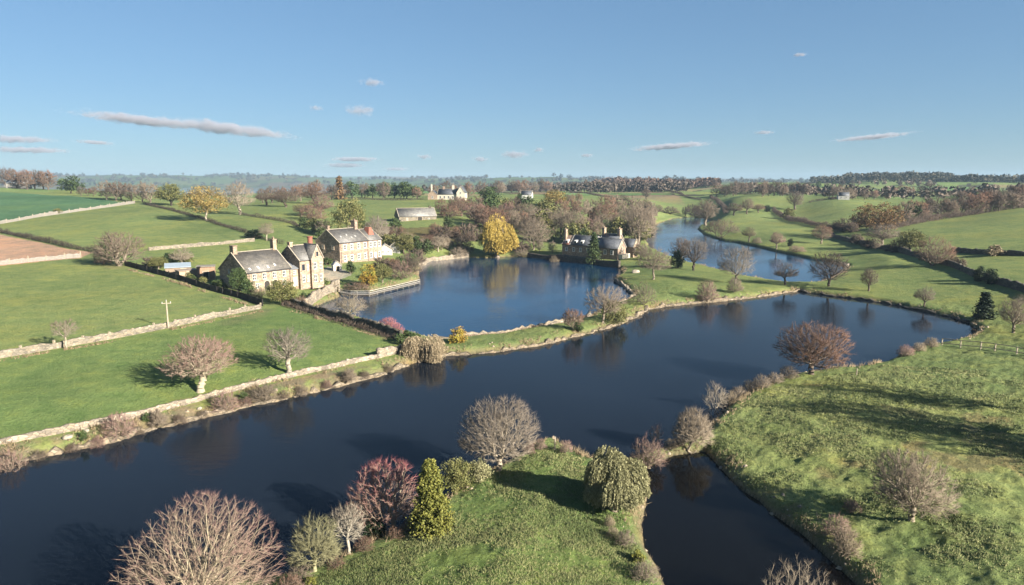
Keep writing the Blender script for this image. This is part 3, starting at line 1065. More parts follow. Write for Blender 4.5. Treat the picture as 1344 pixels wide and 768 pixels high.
def strip_mesh(name, Q, z, hgt, thick, mat, seed, jit=0.06, top_jit=0.08, cope=0.0):
    """Rubble wall along Q: battered sides, uneven face, irregular coping."""
    rng = np.random.RandomState(seed)
    n = len(Q)
    t = unit(np.gradient(Q, axis=0))
    nr = np.stack([-t[:, 1], t[:, 0]], 1)
    lv = [(-0.62, -0.35), (-0.56, 0.25), (-0.5, 0.6), (-0.44 - cope, 0.88), (-0.36, 1.0), (0.36, 1.0), (0.44 + cope, 0.88), (0.5, 0.6), (0.56, 0.25), (0.62, -0.35)]
    V = []
    hgt = hgt * (1 + 0.15 * _vnoise(np.arange(n) / 9.0, np.zeros(n), seed) + 0.09 * _vnoise(np.arange(n) / 2.7, np.zeros(n), seed + 1))
    th = hgt * (1 + rng.normal(0, top_jit, n)) if np.ndim(hgt) == 0 else hgt * (1 + rng.normal(0, top_jit, n))
    for s, f in lv:
        p = Q + nr * (s * thick + rng.normal(0, jit, n) * (0 < f < 1))[:, None]
        V.append(np.stack([p[:, 0], p[:, 1], z + f * th], 1))
    V = np.stack(V, 1).reshape(-1, 3)
    k = len(lv)
    i = (np.arange(n - 1)[:, None] * k + np.arange(k - 1)[None]).ravel()
    F = np.stack([i, i + k, i + k + 1, i + 1], 1)
    caps = [np.array([list(range(k))]), np.array([list(range((n - 1) * k, n * k))[::-1]])]
    return mesh_arrays(name, V, [F] + caps, [mat])

def wall(name, label, cat, line, hgt, thick, mat, seed, step=0.45, level=None, jit=0.05, top_jit=0.07, sink=0.0, cope=0.05, group=None, posts=None, post_mat=None):
    Q = path_xy(line, seed, step, level)
    z = height(Q[:, 0], Q[:, 1], fine=False) - sink
    me = strip_mesh(name, Q, z, hgt, thick, mat, seed, jit, top_jit, cope)
    if not posts:
        return tag(link(name, me), label, cat, group)
    t = thing(name, label, cat, (0, 0, 0), 0, group)
    link('stone_run' if 'wall' in name else 'rail_run', me, t)
    sp, ph, pw = posts
    add_posts(t, Q, z, sp, ph, pw, post_mat, seed)
    return t

def add_posts(t, Q, z, sp, ph, pw, mat, seed):
    rng = random.Random(seed)
    cum = np.concatenate([[0], np.cumsum(np.linalg.norm(np.diff(Q, axis=0), axis=1))])
    n = min(99, int(cum[-1] / sp))
    for i in range(n + 1):
        k = min(len(Q) - 1, int(np.searchsorted(cum, i * cum[-1] / max(n, 1))))
        b = MB()
        h = ph * rng.uniform(0.9, 1.1)
        w = pw / 2
        lx, ly = rng.uniform(-0.05, 0.05), rng.uniform(-0.05, 0.05)
        b.hexa([(-w, -w, -0.3), (w, -w, -0.3), (w, w, -0.3), (-w, w, -0.3)], [(-w + lx, -w + ly, h), (w + lx, -w + ly, h), (w + lx, w + ly, h * 0.97), (-w + lx, w + ly, h * 0.97)])
        o = b.build('post', mat, t)
        o.location = (Q[k][0], Q[k][1], z[k])

def fence(name, label, line, ph, sp, mat, seed, rails=3, group=None, boards=False, step=1.2):
    """Timber posts with rails (or close boards) between them."""
    Q = path_xy(line, seed, step)
    z = height(Q[:, 0], Q[:, 1], fine=False)
    t = thing(name, label, 'fence', (0, 0, 0), 0, group)
    b = MB()
    for i in range(len(Q) - 1):
        a, c = (Q[i][0], Q[i][1]), (Q[i + 1][0], Q[i + 1][1])
        if boards:
            d = unit(np.array(c) - np.array(a))
            nx, ny = -d[1] * 0.03, d[0] * 0.03
            b.hexa([(a[0] - nx, a[1] - ny, z[i] - 0.1), (c[0] - nx, c[1] - ny, z[i + 1] - 0.1), (c[0] + nx, c[1] + ny, z[i + 1] - 0.1), (a[0] + nx, a[1] + ny, z[i] - 0.1)],
                   [(a[0] - nx, a[1] - ny, z[i] + ph * 0.9), (c[0] - nx, c[1] - ny, z[i + 1] + ph * 0.9), (c[0] + nx, c[1] + ny, z[i + 1] + ph * 0.9), (a[0] + nx, a[1] + ny, z[i] + ph * 0.9)])
        else:
            for r in range(rails):
                zz = ph * (0.3 + 0.62 * r / max(1, rails - 1))
                b.bar((*a, z[i] + zz), (*c, z[i + 1] + zz), 0.06, 0.12)
    b.build('boarding' if boards else 'rails', mat, t)
    add_posts(t, Q, z, sp, ph, 0.16, mat, seed)
    return t

def hedge(name, label, line, hgt, wid, crown, seed, dens=26, ls=0.34, group=None, cat='hedge', bark=BK_BROWN, bare=False, core=True, level=None):
    """Clipped or straggling hedge: stems and leaf sprays (or bare shoots) filling an uneven bank-shaped volume."""
    rng = np.random.RandomState(seed)
    Q = path_xy(line, seed, 0.8, level)
    z = height(Q[:, 0], Q[:, 1], fine=False)
    t = unit(np.gradient(Q, axis=0))
    nr = np.stack([-t[:, 1], t[:, 0]], 1)
    L = np.linalg.norm(np.diff(Q, axis=0), axis=1).sum()
    n = int(L * dens)
    k = rng.randint(0, len(Q), n)
    loc = 0.78 + 0.3 * _vnoise(np.arange(len(Q)) / 4.5, np.zeros(len(Q)), seed)
    u = rng.uniform(-1, 1, n)
    f = rng.rand(n) ** 0.55
    prof = np.sqrt(np.clip(1 - (np.abs(u) ** 2.5), 0.05, 1))
    zz = z[k] + hgt * loc[k] * f * prof
    C = np.stack([Q[k, 0] + nr[k, 0] * u * wid / 2 + t[k, 0] * rng.uniform(-.5, .5, n), Q[k, 1] + nr[k, 1] * u * wid / 2 + t[k, 1] * rng.uniform(-.5, .5, n), zz], 1)
    a = Acc()
    if bare:
        D = unit(rng.normal(0, 0.45, (n, 3)) + np.array([0, 0, 0.9]))
        a.add(spikes(C - D * 0.3, D, hgt * rng.uniform(0.25, 0.5, n), np.full(n, ls)), np.repeat(rng.uniform(0.3, 1, n), 4))
    else:
        a.add(leaf_quads(rng, C, ls, 0.5), np.repeat(np.clip(rng.normal(0.5, 0.22, n), 0, 1), 4))
    m = int(L * 3)
    k = rng.randint(0, len(Q), m)
    B = np.stack([Q[k, 0], Q[k, 1], z[k] - 0.1], 1)
    T = B + np.stack([nr[k, 0] * rng.uniform(-.4, .4, m) * wid, nr[k, 1] * rng.uniform(-.4, .4, m) * wid, hgt * 0.8 * loc[k]], 1)
    s = Acc()
    s.add(prisms(B, T, np.full(m, 0.05), np.full(m, 0.015), 3), 0.0)
    ns, na = sum(len(f) for f in s.F), sum(len(f) for f in a.F)
    me = mesh_arrays('hedge', np.concatenate(s.V + a.V), s.F + [q + s.n for q in a.F], [DUMMY, DUMMY], np.concatenate(s.T + a.T), mat_idx=[0] * ns + [1] * na)
    o = link(name, me)
    set_slot(o, 0, m_bark(bark))
    set_slot(o, 1, crown_mat(crown, bark))
    return tag(o, label, cat, group)

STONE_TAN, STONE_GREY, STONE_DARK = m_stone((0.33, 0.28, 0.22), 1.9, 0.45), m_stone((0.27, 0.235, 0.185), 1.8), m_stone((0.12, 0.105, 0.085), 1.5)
STONE_EDGE = m_stone((0.25, 0.205, 0.15), 1.5, 0.3)
WOOD_PALE, WOOD_DARK, WOOD_GREY = m_plain((0.42, 0.35, 0.25), 0.85, 0.3, 3), m_plain((0.045, 0.038, 0.032), 0.8, 0.35, 3), m_plain((0.27, 0.24, 0.20), 0.85, 0.3, 3)

# --- left bank: field wall, grassy ledge, stone kerb at the water
wall('stone_wall', 'long low pale stone wall between the left meadow and the river', 'wall', [(-60,595),(0,583),(100,564),(200,543),(300,515),(367,498),(440,482),(495,470)], 0.72, 0.45, STONE_TAN, 31)
wall('stone_wall', 'taller whitish stretch of stone wall just left of the weeping willow', 'wall', [(495,470),(520,464),(538,459)], 1.4, 0.5, STONE_TAN, 32)
def shore_line(key, a, b):
    """The stretch of an outline between two photograph points."""
    P = WXY[key]
    i, j = (int(np.argmin(((P - at_level(*q)) ** 2).sum(1))) for q in (a, b))
    return P[i:j + 1] if i <= j else np.concatenate([P[i:], P[:j + 1]])

def edging(label, key, a, b, hgt, thick, mat, seed, inset=0.1, jit=0.17, tj=0.3, step=0.5, cat='stone edging', name='stone_edging'):
    P = refine(shore_line(key, a, b), seed, step / 0.7, 0.05, closed=False)
    n = len(P)
    return tag(link(name, strip_mesh(name, P, np.full(n, -0.45), np.full(n, hgt + 0.45), thick, mat, seed, jit, tj, 0.08)), label, cat)
edging('rough tan stone kerb at the foot of the left bank along the river', 'river_water', (-250,655), (535,480), 0.42, 0.7, STONE_EDGE, 41)
edging('tan stone kerb on the river side of the grassy dam below the pond', 'river_water', (545,478), (828,419), 0.42, 0.7, STONE_EDGE, 42)
edging('stone kerb of the wooded tongue of grass, along the main river', 'river_water', (830,418), (1045,382), 0.5, 0.7, STONE_EDGE, 43)
edging('dark stone edge under the far right meadow by the river', 'river_water', (1050,383), (1275,426), 0.45, 0.7, STONE_DARK, 44)
edging('pale capped stone parapet on the pond side of the grassy dam', 'pond_water', (570,447), (780,416), 1.25, 0.6, STONE_TAN, 45, tj=0.12)
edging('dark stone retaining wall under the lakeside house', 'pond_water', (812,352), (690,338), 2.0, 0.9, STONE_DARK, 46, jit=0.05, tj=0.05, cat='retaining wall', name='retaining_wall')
edging('pale weathered bank wall between the garden shrubs and the yellow willow', 'pond_water', (620,339), (552,351), 1.5, 0.9, STONE_TAN, 47, jit=0.08, tj=0.1, cat='retaining wall', name='retaining_wall')
edging('curved low stone rim at the right end of the far lake', 'lake_water', (1100,345), (1066,373), 0.7, 0.8, STONE_TAN, 48)
edging('stone rim on the left edge of the grass tongue by the pond corner', 'pond_water', (795,403), (806,369), 0.7, 0.7, STONE_TAN, 49)

# --- left fields
wall('stone_wall', 'stone field wall with upright posts, crossing the left meadow', 'wall', [(-60,482),(0,470),(140,446),(221,430),(342,405)], 1.0, 0.5, STONE_GREY, 51, posts=(4.2, 1.35, 0.28), post_mat=m_stone((0.42, 0.36, 0.27), 3.0))
fence('board_fence', 'dark boarded garden fence running down to the stone house shrubs', [(164,349),(202,359),(235,368),(278,382),(320,393),(345,402)], 1.6, 3.0, WOOD_DARK, 52, boards=True)
hedge('field_hedge', 'dark hedge along the top edge of the ploughed field', [(-40,297),(0,305),(51,316),(89,325),(124,331),(135,336)], 2.2, 1.6, 'dark', 53, dens=40, ls=0.03, bare=True, bark=BK_DARK)
wall('field_fence', 'pale woven fence at the lower edge of the ploughed field', 'fence', [(-40,351),(0,348),(58,342),(106,338)], 1.3, 0.2, WOOD_GREY, 54, posts=(4.5, 1.7, 0.25), post_mat=WOOD_PALE)
wall('field_fence', 'pale fence between the bluish green field and the sunlit pasture', 'fence', [(-40,301),(0,294),(51,285),(114,276),(150,271),(177,267)], 1.5, 0.25, WOOD_GREY, 55, step=1.0, posts=(8, 2.0, 0.3), post_mat=WOOD_PALE)
hedge('field_hedge', 'dark hedge on the far right side of the sunlit pasture', [(189,268),(228,277),(266,288),(304,300),(345,314),(372,321)], 1.8, 1.8, 'dark', 56, dens=34, ls=0.035, bare=True, bark=BK_DARK)
hedge('field_hedge', 'dark hedge in the paddocks behind the stone houses', [(316,282),(349,287),(385,294),(392,299)], 2.0, 2.0, 'dark', 57, dens=34, ls=0.04, bare=True, bark=BK_DARK)
wall('stone_wall', 'pale stone wall behind the long slate roof, crossing the pasture', 'wall', [(195,329),(243,325),(290,321),(334,317)], 1.2, 0.5, STONE_GREY, 58, step=0.9)
hedge('field_hedge', 'dark hilltop hedge below the ridge trees near the white house', [(437,262),(480,262),(530,263),(556,262)], 2.0, 2.5, 'dark', 59, dens=30, ls=0.05, bare=True, bark=BK_DARK)

# --- the garden wall beside the pond and its ragged climbers
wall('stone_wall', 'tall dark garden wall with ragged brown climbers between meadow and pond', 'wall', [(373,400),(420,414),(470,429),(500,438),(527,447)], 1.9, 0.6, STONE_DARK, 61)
hedge('wall_climber', 'ragged brown climber and brambles hanging over the dark garden wall', [(374,402),(420,417),(470,432),(520,447)], 1.5, 1.1, 'brown', 62, dens=26, ls=0.03, bare=True, cat='climber')

# --- right hand walls
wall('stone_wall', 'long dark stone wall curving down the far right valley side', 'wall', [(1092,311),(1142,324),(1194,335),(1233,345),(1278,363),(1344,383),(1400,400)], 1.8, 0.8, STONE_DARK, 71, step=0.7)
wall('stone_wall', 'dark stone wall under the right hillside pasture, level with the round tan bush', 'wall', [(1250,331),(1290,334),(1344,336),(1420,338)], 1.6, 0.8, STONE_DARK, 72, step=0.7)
fence('rail_fence', 'post and rail fence above the near right pasture by the river', [(1236,453),(1287,458),(1344,467),(1400,476)], 1.3, 2.6, WOOD_PALE, 73, rails=2)
hedge('field_hedge', 'tall dark hedge between the two far right fields below the open slope', [(1015,277),(1024,284),(1041,291),(1070,297),(1104,301)], 3.4, 3, 'brown', 74, dens=40, ls=0.07, bare=True, bark=BK_DARK)
hedge('field_hedge', 'long dark hedge along the top of the right hillside pasture', [(1165,302),(1200,294),(1233,288),(1290,280),(1344,273),(1400,268)], 4.0, 4, 'brown', 75, dens=44, ls=0.07, bare=True, bark=BK_DARK)
hedge('field_hedge', 'thin dark hedge running down the green slope above the far lake', [(873,251),(896,257),(920,263)], 2.2, 4, 'dark', 76, dens=14, ls=0.12, bare=True, bark=BK_DARK)
hedge('field_hedge', 'dark hedge curving between the green slopes beyond the far lake', [(933,259),(942,264),(950,272),(953,281)], 3.0, 4, 'dark', 77, dens=18, ls=0.12, bare=True, bark=BK_DARK)
hedge('field_hedge', 'dark hedge along the crown of the middle field beyond the yellow oak', [(1062,266),(1090,262),(1120,260)], 2.4, 4, 'dark', 78, dens=14, ls=0.12, bare=True, bark=BK_DARK)
hedge('field_hedge', 'dark hedge line across the slope behind the grove of bare trees', [(748,252),(780,256),(810,262),(838,268)], 2.0, 4, 'dark', 79, dens=14, ls=0.12, bare=True, bark=BK_DARK)

# --- utility pole
def pole():
    p = ground(221, 431)
    h = top_height(p, 395)
    t = thing('utility_pole', 'pale wooden utility pole beside the stone wall in the left meadow', 'utility pole', tuple(p), 0.3)
    b = MB(); b.tube((0, 0, -0.3), (0, 0, h), 0.17, 0.12, 10); b.build('shaft', WOOD_PALE, t)
    b = MB(); b.bar((-0.8, 0, h - 0.45), (0.8, 0, h - 0.45), 0.14); b.build('crossarm', WOOD_PALE, t)
    for x in (-0.7, 0, 0.7):
        b = MB(); b.tube((x, 0, h - 0.38 if x else h), (x, 0, h - 0.14 if x else h + 0.22), 0.07, 0.05, 6); b.build('insulator', m_plain((0.5, 0.5, 0.48)), t)
pole()
def gate_post(px, py, top, label):
    p = ground(px, py)
    h = top_height(p, top)
    t = thing('marker_post', label, 'post', tuple(p), 0.2)
    b = MB(); b.tube((0, 0, -0.2), (0.05, 0.02, h), 0.09, 0.07, 8); b.build('shaft', WOOD_PALE, t)
    b = MB(); b.tube((0.05, 0.02, h), (0.05, 0.02, h + 0.06), 0.1, 0.06, 8); b.build('cap', WOOD_GREY, t)
gate_post(1124, 492, 484, 'small pale post at the river edge right of the rust red tree')
gate_post(728, 590, 574, 'thin weathered post at the tip of the foreground meadow')
# ------------------------------------------------------------------ buildings
# local frame of a building: x along its front, y to the back, z up; the front stands on y = 0
def set_uv(me, uv):
    l = me.uv_layers.new(name='UVMap')
    l.data.foreach_set('uv', np.asarray(uv, np.float32).ravel())

def block_walls(root, x0, x1, y0, y1, eave, ridge, mat, axis='x', name='wall', z0=-1.0):
    """Four walls with two gables; the ridge runs along the axis."""
    b = MB()
    if axis == 'x':
        ym = (y0 + y1) / 2
        g = [(y0, z0), (y1, z0), (y1, eave), (ym, ridge), (y0, eave)]
        b.hexa([(x0, p, q) for p, q in g], [(x1, p, q) for p, q in g])
    else:
        xm = (x0 + x1) / 2
        g = [(x0, z0), (x1, z0), (x1, eave), (xm, ridge), (x0, eave)]
        b.hexa([(p, y0, q) for p, q in g], [(p, y1, q) for p, q in g])
    return b.build(name, mat, root)

def slab(P, th):
    """Box on the quad P (four corners), th thick along the quad's normal, with UVs in metres."""
    P = [Vector(p) for p in P]
    n = (P[1] - P[0]).cross(P[3] - P[0]).normalized()
    if n.z < 0:
        n = -n
    return [p for p in P], [p + n * th for p in P]

def block_roof(root, x0, x1, y0, y1, eave, ridge, mat, axis='x', over=0.25, end=0.12, th=0.16, ridge_mat=None):
    """Two slopes with thickness; UVs run along the ridge and up the slope so that the slate courses lie level."""
    V, F, UV = [], [], []
    if axis == 'x':
        ym, half = (y0 + y1) / 2, (y1 - y0) / 2
    else:
        ym, half = (x0 + x1) / 2, (x1 - x0) / 2
    k = (ridge - eave) / half
    for s in (-1, 1):
        lo = (half + over, eave - k * over)
        q = [(-end, lo), (1, lo), (1, (0.0, ridge)), (-end, (0.0, ridge))]
        pts = []
        for a, (d, z) in q:
            if axis == 'x':
                pts.append(((x0 - end) if a < 0 else (x1 + end), ym + s * d, z + 0.02))
            else:
                pts.append((ym + s * d, (y0 - end) if a < 0 else (y1 + end), z + 0.02))
        bot, top = slab(pts, th)
        b = len(V)
        V += [tuple(p) for p in bot + top]
        L = (x1 - x0 if axis == 'x' else y1 - y0) + 2 * end
        S = math.hypot(half + over, ridge - eave + k * over)
        uv = [(0, 0), (L, 0), (L, S), (0, S)] * 2
        for f in ((0, 1, 2, 3), (7, 6, 5, 4), (0, 1, 5, 4), (1, 2, 6, 5), (2, 3, 7, 6), (3, 0, 4, 7)):
            F.append([b + i for i in f])
            UV += [uv[i] for i in f]
    me = mesh_arrays('roof', np.array(V), [np.array(F)], [mat])
    set_uv(me, UV)
    o = link('roof', me, root)
    import bmesh
    bm = bmesh.new(); bm.from_mesh(me); bmesh.ops.recalc_face_normals(bm, faces=bm.faces); bm.to_mesh(me); bm.free()
    b = MB()
    e = end + 0.04
    if axis == 'x':
        b.bar((x0 - e, ym, ridge + 0.2), (x1 + e, ym, ridge + 0.2), 0.34, 0.16)
        for x in (x0 - end - 0.02, x1 + end + 0.02):
            for s in (-1, 1):
                b.bar((x, ym + s * (half + over), eave - k * over + 0.14), (x, ym, ridge + 0.16), 0.28, 0.2)
    else:
        b.bar((ym, y0 - e, ridge + 0.2), (ym, y1 + e, ridge + 0.2), 0.34, 0.16)
        for y in (y0 - end - 0.02, y1 + end + 0.02):
            for s in (-1, 1):
                b.bar((ym + s * (half + over), y, eave - k * over + 0.14), (ym, y, ridge + 0.16), 0.28, 0.2)
    b.build('ridge_coping', ridge_mat or m_plain((0.40, 0.34, 0.26), 0.9, 0.3, 2), o)
    return o

def chimney(roof, x, y, z0, z1, w, d, mat, pots=2, round_=False):
    b = MB()
    if round_:
        b.tube((x, y, z0), (x, y, z1), w / 2, w / 2 * 0.94, 12)
        b.tube((x, y, z1), (x, y, z1 + 0.22), w / 2 * 1.15, w / 2 * 1.15, 12)
    else:
        b.box(x - w / 2, x + w / 2, y - d / 2, y + d / 2, z0, z1)
        b.box(x - w / 2 - 0.1, x + w / 2 + 0.1, y - d / 2 - 0.1, y + d / 2 + 0.1, z1, z1 + 0.2)
    for i in range(pots):
        t = (i - (pots - 1) / 2) * 0.45
        dx, dy = (t, 0) if w > d else (0, t)
        b.tube((x + dx, y + dy, z1 + 0.2), (x + dx, y + dy, z1 + 0.75), 0.16, 0.13, 8)
    return b.build('chimney', mat, roof)

WHITE, CREAM = m_plain((0.78, 0.75, 0.68), 0.6, 0.12, 2), m_plain((0.66, 0.58, 0.45), 0.85, 0.18, 1.2)
SURR = m_plain((0.50, 0.40, 0.29), 0.85, 0.2, 2)
DOORM = m_plain((0.55, 0.50, 0.42), 0.6, 0.2, 3)
def gutter(root, x0, x1, y, z, pipes):
    b = MB()
    b.bar((x0, y - 0.28, z), (x1, y - 0.28, z), 0.13)
    for x in pipes:
        b.bar((x, y - 0.09, z), (x, y - 0.09, 0.0), 0.1)
        b.bar((x, y - 0.28, z), (x, y - 0.09, z - 0.12), 0.1)
    b.build('gutter', m_plain((0.06, 0.06, 0.062), 0.6), root)

def window(root, at, w, h, face, frame=None, sashes=True, lit=None):
    """Stone surround standing proud of the wall, sill, white bars; the pane lies back inside the surround. at: centre of the sill; face: outward."""
    fx, fy = face
    rx, ry = -fy, fx
    X, Y, Z = at
    def box(b, a0, a1, z0, z1, d0, d1):
        q = [(X + rx * a + fx * d, Y + ry * a + fy * d) for a, d in ((a0, d0), (a1, d0), (a1, d1), (a0, d1))]
        b.hexa([(p[0], p[1], Z + z0) for p in q], [(p[0], p[1], Z + z1) for p in q])
    b = MB()
    t = 0.11
    box(b, -w / 2 - t, -w / 2, -t, h + t, -0.02, 0.14)
    box(b, w / 2, w / 2 + t, -t, h + t, -0.02, 0.14)
    box(b, -w / 2, w / 2, h, h + t, -0.02, 0.14)
    f = b.build('window', frame or SURR, root)
    b = MB()
    box(b, -w / 2 - t - 0.06, w / 2 + t + 0.06, -0.16, 0.0, -0.02, 0.24)
    b.build('sill', frame or SURR, f)
    b = MB()
    box(b, -w / 2, w / 2, 0.0, h, 0.005, 0.03)
    b.build('pane', m_glass(), f)
    if sashes:
        b = MB()
        g = 0.085
        for a0, a1, z0, z1 in ((-w / 2, -w / 2 + g, 0, h), (w / 2 - g, w / 2, 0, h), (-w / 2 + g, w / 2 - g, 0, g), (-w / 2 + g, w / 2 - g, h - g, h), (-g / 2, g / 2, g, h - g), (-w / 2 + g, -g / 2, h / 2 - g / 2, h / 2 + g / 2), (g / 2, w / 2 - g, h / 2 - g / 2, h / 2 + g / 2)):
            box(b, a0, a1, z0, z1, 0.032, 0.075)
        b.build('sash', WHITE, f)
    return f

def door(root, at, w, h, face, mat=None, arch=False):
    fx, fy = face
    rx, ry = -fy, fx
    X, Y, Z = at
    def P(a, z, d):
        return (X + rx * a + fx * d, Y + ry * a + fy * d, Z + z)
    b = MB()
    if arch:
        n = 10
        for r0, r1 in ((w / 2, w / 2 + 0.28),):
            prof = [(-1, 0.0)] + [(-1, h - w / 2)] + [(-math.cos(pi * i / n), None) for i in range(1, n)] + [(1, h - w / 2), (1, 0.0)]
            def pt(r, i):
                if i == 0: return (-r, 0.0)
                if i == len(prof) - 1: return (r, 0.0)
                a = pi * (i - 1) / n
                return (-r * math.cos(a), h - w / 2 + r * math.sin(a))
            for i in range(len(prof) - 1):
                q = [pt(r0, i), pt(r0, i + 1), pt(r1, i + 1), pt(r1, i)]
                b.hexa([P(a, z, -0.02) for a, z in q], [P(a, z, 0.16) for a, z in q])
        f = b.build('doorway', SURR, root)
        b = MB()
        q = [pt(w / 2, i) for i in range(len(prof))]
        b.hexa([P(a, z, 0.004) for a, z in q], [P(a, z, 0.03) for a, z in q])
        b.build('door_leaf', mat or WOOD_DARK, f)
    else:
        for a0, a1, z0, z1 in ((-w / 2 - 0.18, -w / 2, 0, h + 0.2), (w / 2, w / 2 + 0.18, 0, h + 0.2), (-w / 2, w / 2, h, h + 0.2)):
            q = [(a0, z0), (a1, z0), (a1, z1), (a0, z1)]
            b.hexa([P(a, z, -0.02) for a, z in q], [P(a, z, 0.16) for a, z in q])
        f = b.build('doorway', SURR, root)
        b = MB()
        q = [(-w / 2, 0), (w / 2, 0), (w / 2, h), (-w / 2, h)]
        b.hexa([P(a, z, 0.004) for a, z in q], [P(a, z, 0.05) for a, z in q])
        b.build('door_leaf', mat or DOORM, f)
    return f

def skylight(roof, x, y0, eave, ridge, half, f, mat=None):
    """Small roof light on the front slope, f of the way up."""
    k = (ridge - eave) / half
    n = Vector((0, -k, 1)).normalized()
    y, z = y0 + half * f, eave + (ridge - eave) * f
    c = Vector((x, y, z)) + n * 0.2
    u, v = Vector((1, 0, 0)), Vector((0, 1, k)).normalized()
    b = MB()
    q = [c - u * 0.24 - v * 0.36, c + u * 0.24 - v * 0.36, c + u * 0.24 + v * 0.36, c - u * 0.24 + v * 0.36]
    b.hexa(q, [p + n * 0.12 for p in q])
    return b.build('skylight', mat or WHITE, roof)

ST_A, ST_B, ST_C = m_stone((0.42, 0.315, 0.235), 2.0, 0.68), m_stone((0.43, 0.325, 0.245), 2.0, 0.68), m_stone((0.40, 0.295, 0.23), 2.2, 0.68)
SL_A, SL_B, SL_C = m_slate((0.17, 0.152, 0.132)), m_slate((0.165, 0.152, 0.138)), m_slate((0.10, 0.105, 0.12))
SL_E = m_slate((0.24, 0.225, 0.205))
RED = m_plain((0.34, 0.13, 0.085), 0.9, 0.3, 4)
TILE = m_slate((0.36, 0.15, 0.10), 0.4, 0.3)
F, L_, R_, B_ = (0, -1), (-1, 0), (1, 0), (0, 1)

def on_ground(x, y, dz=0.0):
    return (x, y, hz(x, y) + dz)

def house_a():
    x, y = -63.3, 161.5
    t = thing('stone_house', 'long stone farmhouse with a big slate roof, arched doorways and a gabled cross wing', 'house', (x, y, 3.4), math.atan2(0.80, 0.60))
    L, W, ev, rg = 12.2, 12.0, 4.9, 9.2
    block_walls(t, 0, L, 0, W, ev, rg, ST_A)
    r = block_roof(t, 0, L, 0, W, ev, rg, SL_A)
    chimney(r, 0.55, W / 2, rg - 0.9, rg + 1.7, 1.1, 1.5, ST_A, 0)
    chimney(r, L - 0.4, W / 2 + 0.2, rg - 0.9, rg + 2.5, 1.0, 1.3, ST_A, 2)
    for x, f in ((1.2, 0.12), (3.6, 0.16), (6.2, 0.13), (8.4, 0.2)):
        skylight(r, x, 0, ev, rg, W / 2, f)
    for x in (1.9, 4.6, 7.4, 10.2):
        window(t, (x, 0, 2.9), 0.95, 1.5, F)
    window(t, (2.6, 0, 0.8), 0.9, 1.2, F)
    door(t, (5.2, 0, 0.0), 1.5, 2.4, F, arch=True)
    door(t, (7.5, 0, 0.0), 1.5, 2.4, F, arch=True)
    window(t, (10.2, 0, 0.8), 1.0, 1.3, F)
    window(t, (0, 7.5, 4.2), 0.7, 0.9, L_)
    gutter(t, 0, L, 0, ev - 0.22, (0.5, L - 0.3))
    # low link between the long range and the cross wing
    b = MB()
    b.hexa([(L + 0.02, 0.25, -1), (L + 2.3, 0.25, -1), (L + 2.3, 4.4, -1), (L + 0.02, 4.4, -1)], [(L + 0.02, 0.25, 4.4), (L + 2.3, 0.25, 4.4), (L + 2.3, 4.4, 5.9), (L + 0.02, 4.4, 5.9)])
    b.build('link_wall', ST_A, t)
    b = MB()
    q = [(L + 0.03, -0.05, 4.37), (L + 2.35, -0.05, 4.37), (L + 2.35, 4.4, 5.96), (L + 0.03, 4.4, 5.96)]
    b.hexa(q, [(p[0], p[1] - 0.05, p[2] + 0.16) for p in q])
    b.build('link_roof', m_plain((0.24, 0.24, 0.25), 0.6), t)
    door(t, (L + 1.35, 0.25, 0.0), 1.3, 2.3, F)
    window(t, (L + 1.2, 0.25, 2.95), 0.8, 1.1, F)
    # cross wing
    a0, a1, ev2, rg2 = L + 2.35, L + 9.2, 6.5, 9.9
    block_walls(t, a0, a1, -0.6, 8.2, ev2, rg2, ST_B)
    r2 = block_roof(t, a0, a1, -0.6, 8.2, ev2, rg2, SL_B)
    c0, c1 = a0 + 3.0, a1 - 0.15
    block_walls(t, c0, c1, -1.4, 3.6, 6.7, 10.2, ST_B, 'y', 'gable_wall')
    r3 = block_roof(t, c0, c1, -1.4, 3.7, 6.7, 10.2, SL_B, 'y', over=0.12)
    chimney(r2, a0 + 0.5, 3.8, rg2 - 0.6, rg2 + 0.9, 0.9, 1.0, ST_B, 0)
    chimney(r3, c1 - 1.0, 2.4, 8.8, 12.0, 1.35, 1.35, RED, 0, True)
    for z in (0.9, 3.9):
        window(t, (a0 + 1.0, -0.6, z), 0.9, 1.6, F, sashes=z < 2)
        window(t, (a0 + 2.3, -0.6, z), 0.6, 1.5, F)
    for z, hh in ((0.7, 1.9), (4.0, 1.7)):
        window(t, (c0 + 1.0, -1.4, z), 0.95, hh, F)
        window(t, (c0 + 2.8, -1.4, z), 0.8, hh, F)
    window(t, ((c0 + c1) / 2, -1.4, 7.3), 0.7, 1.2, F, sashes=False)
    window(t, (a0, 2.2, 4.0), 0.7, 1.2, L_)
house_a()

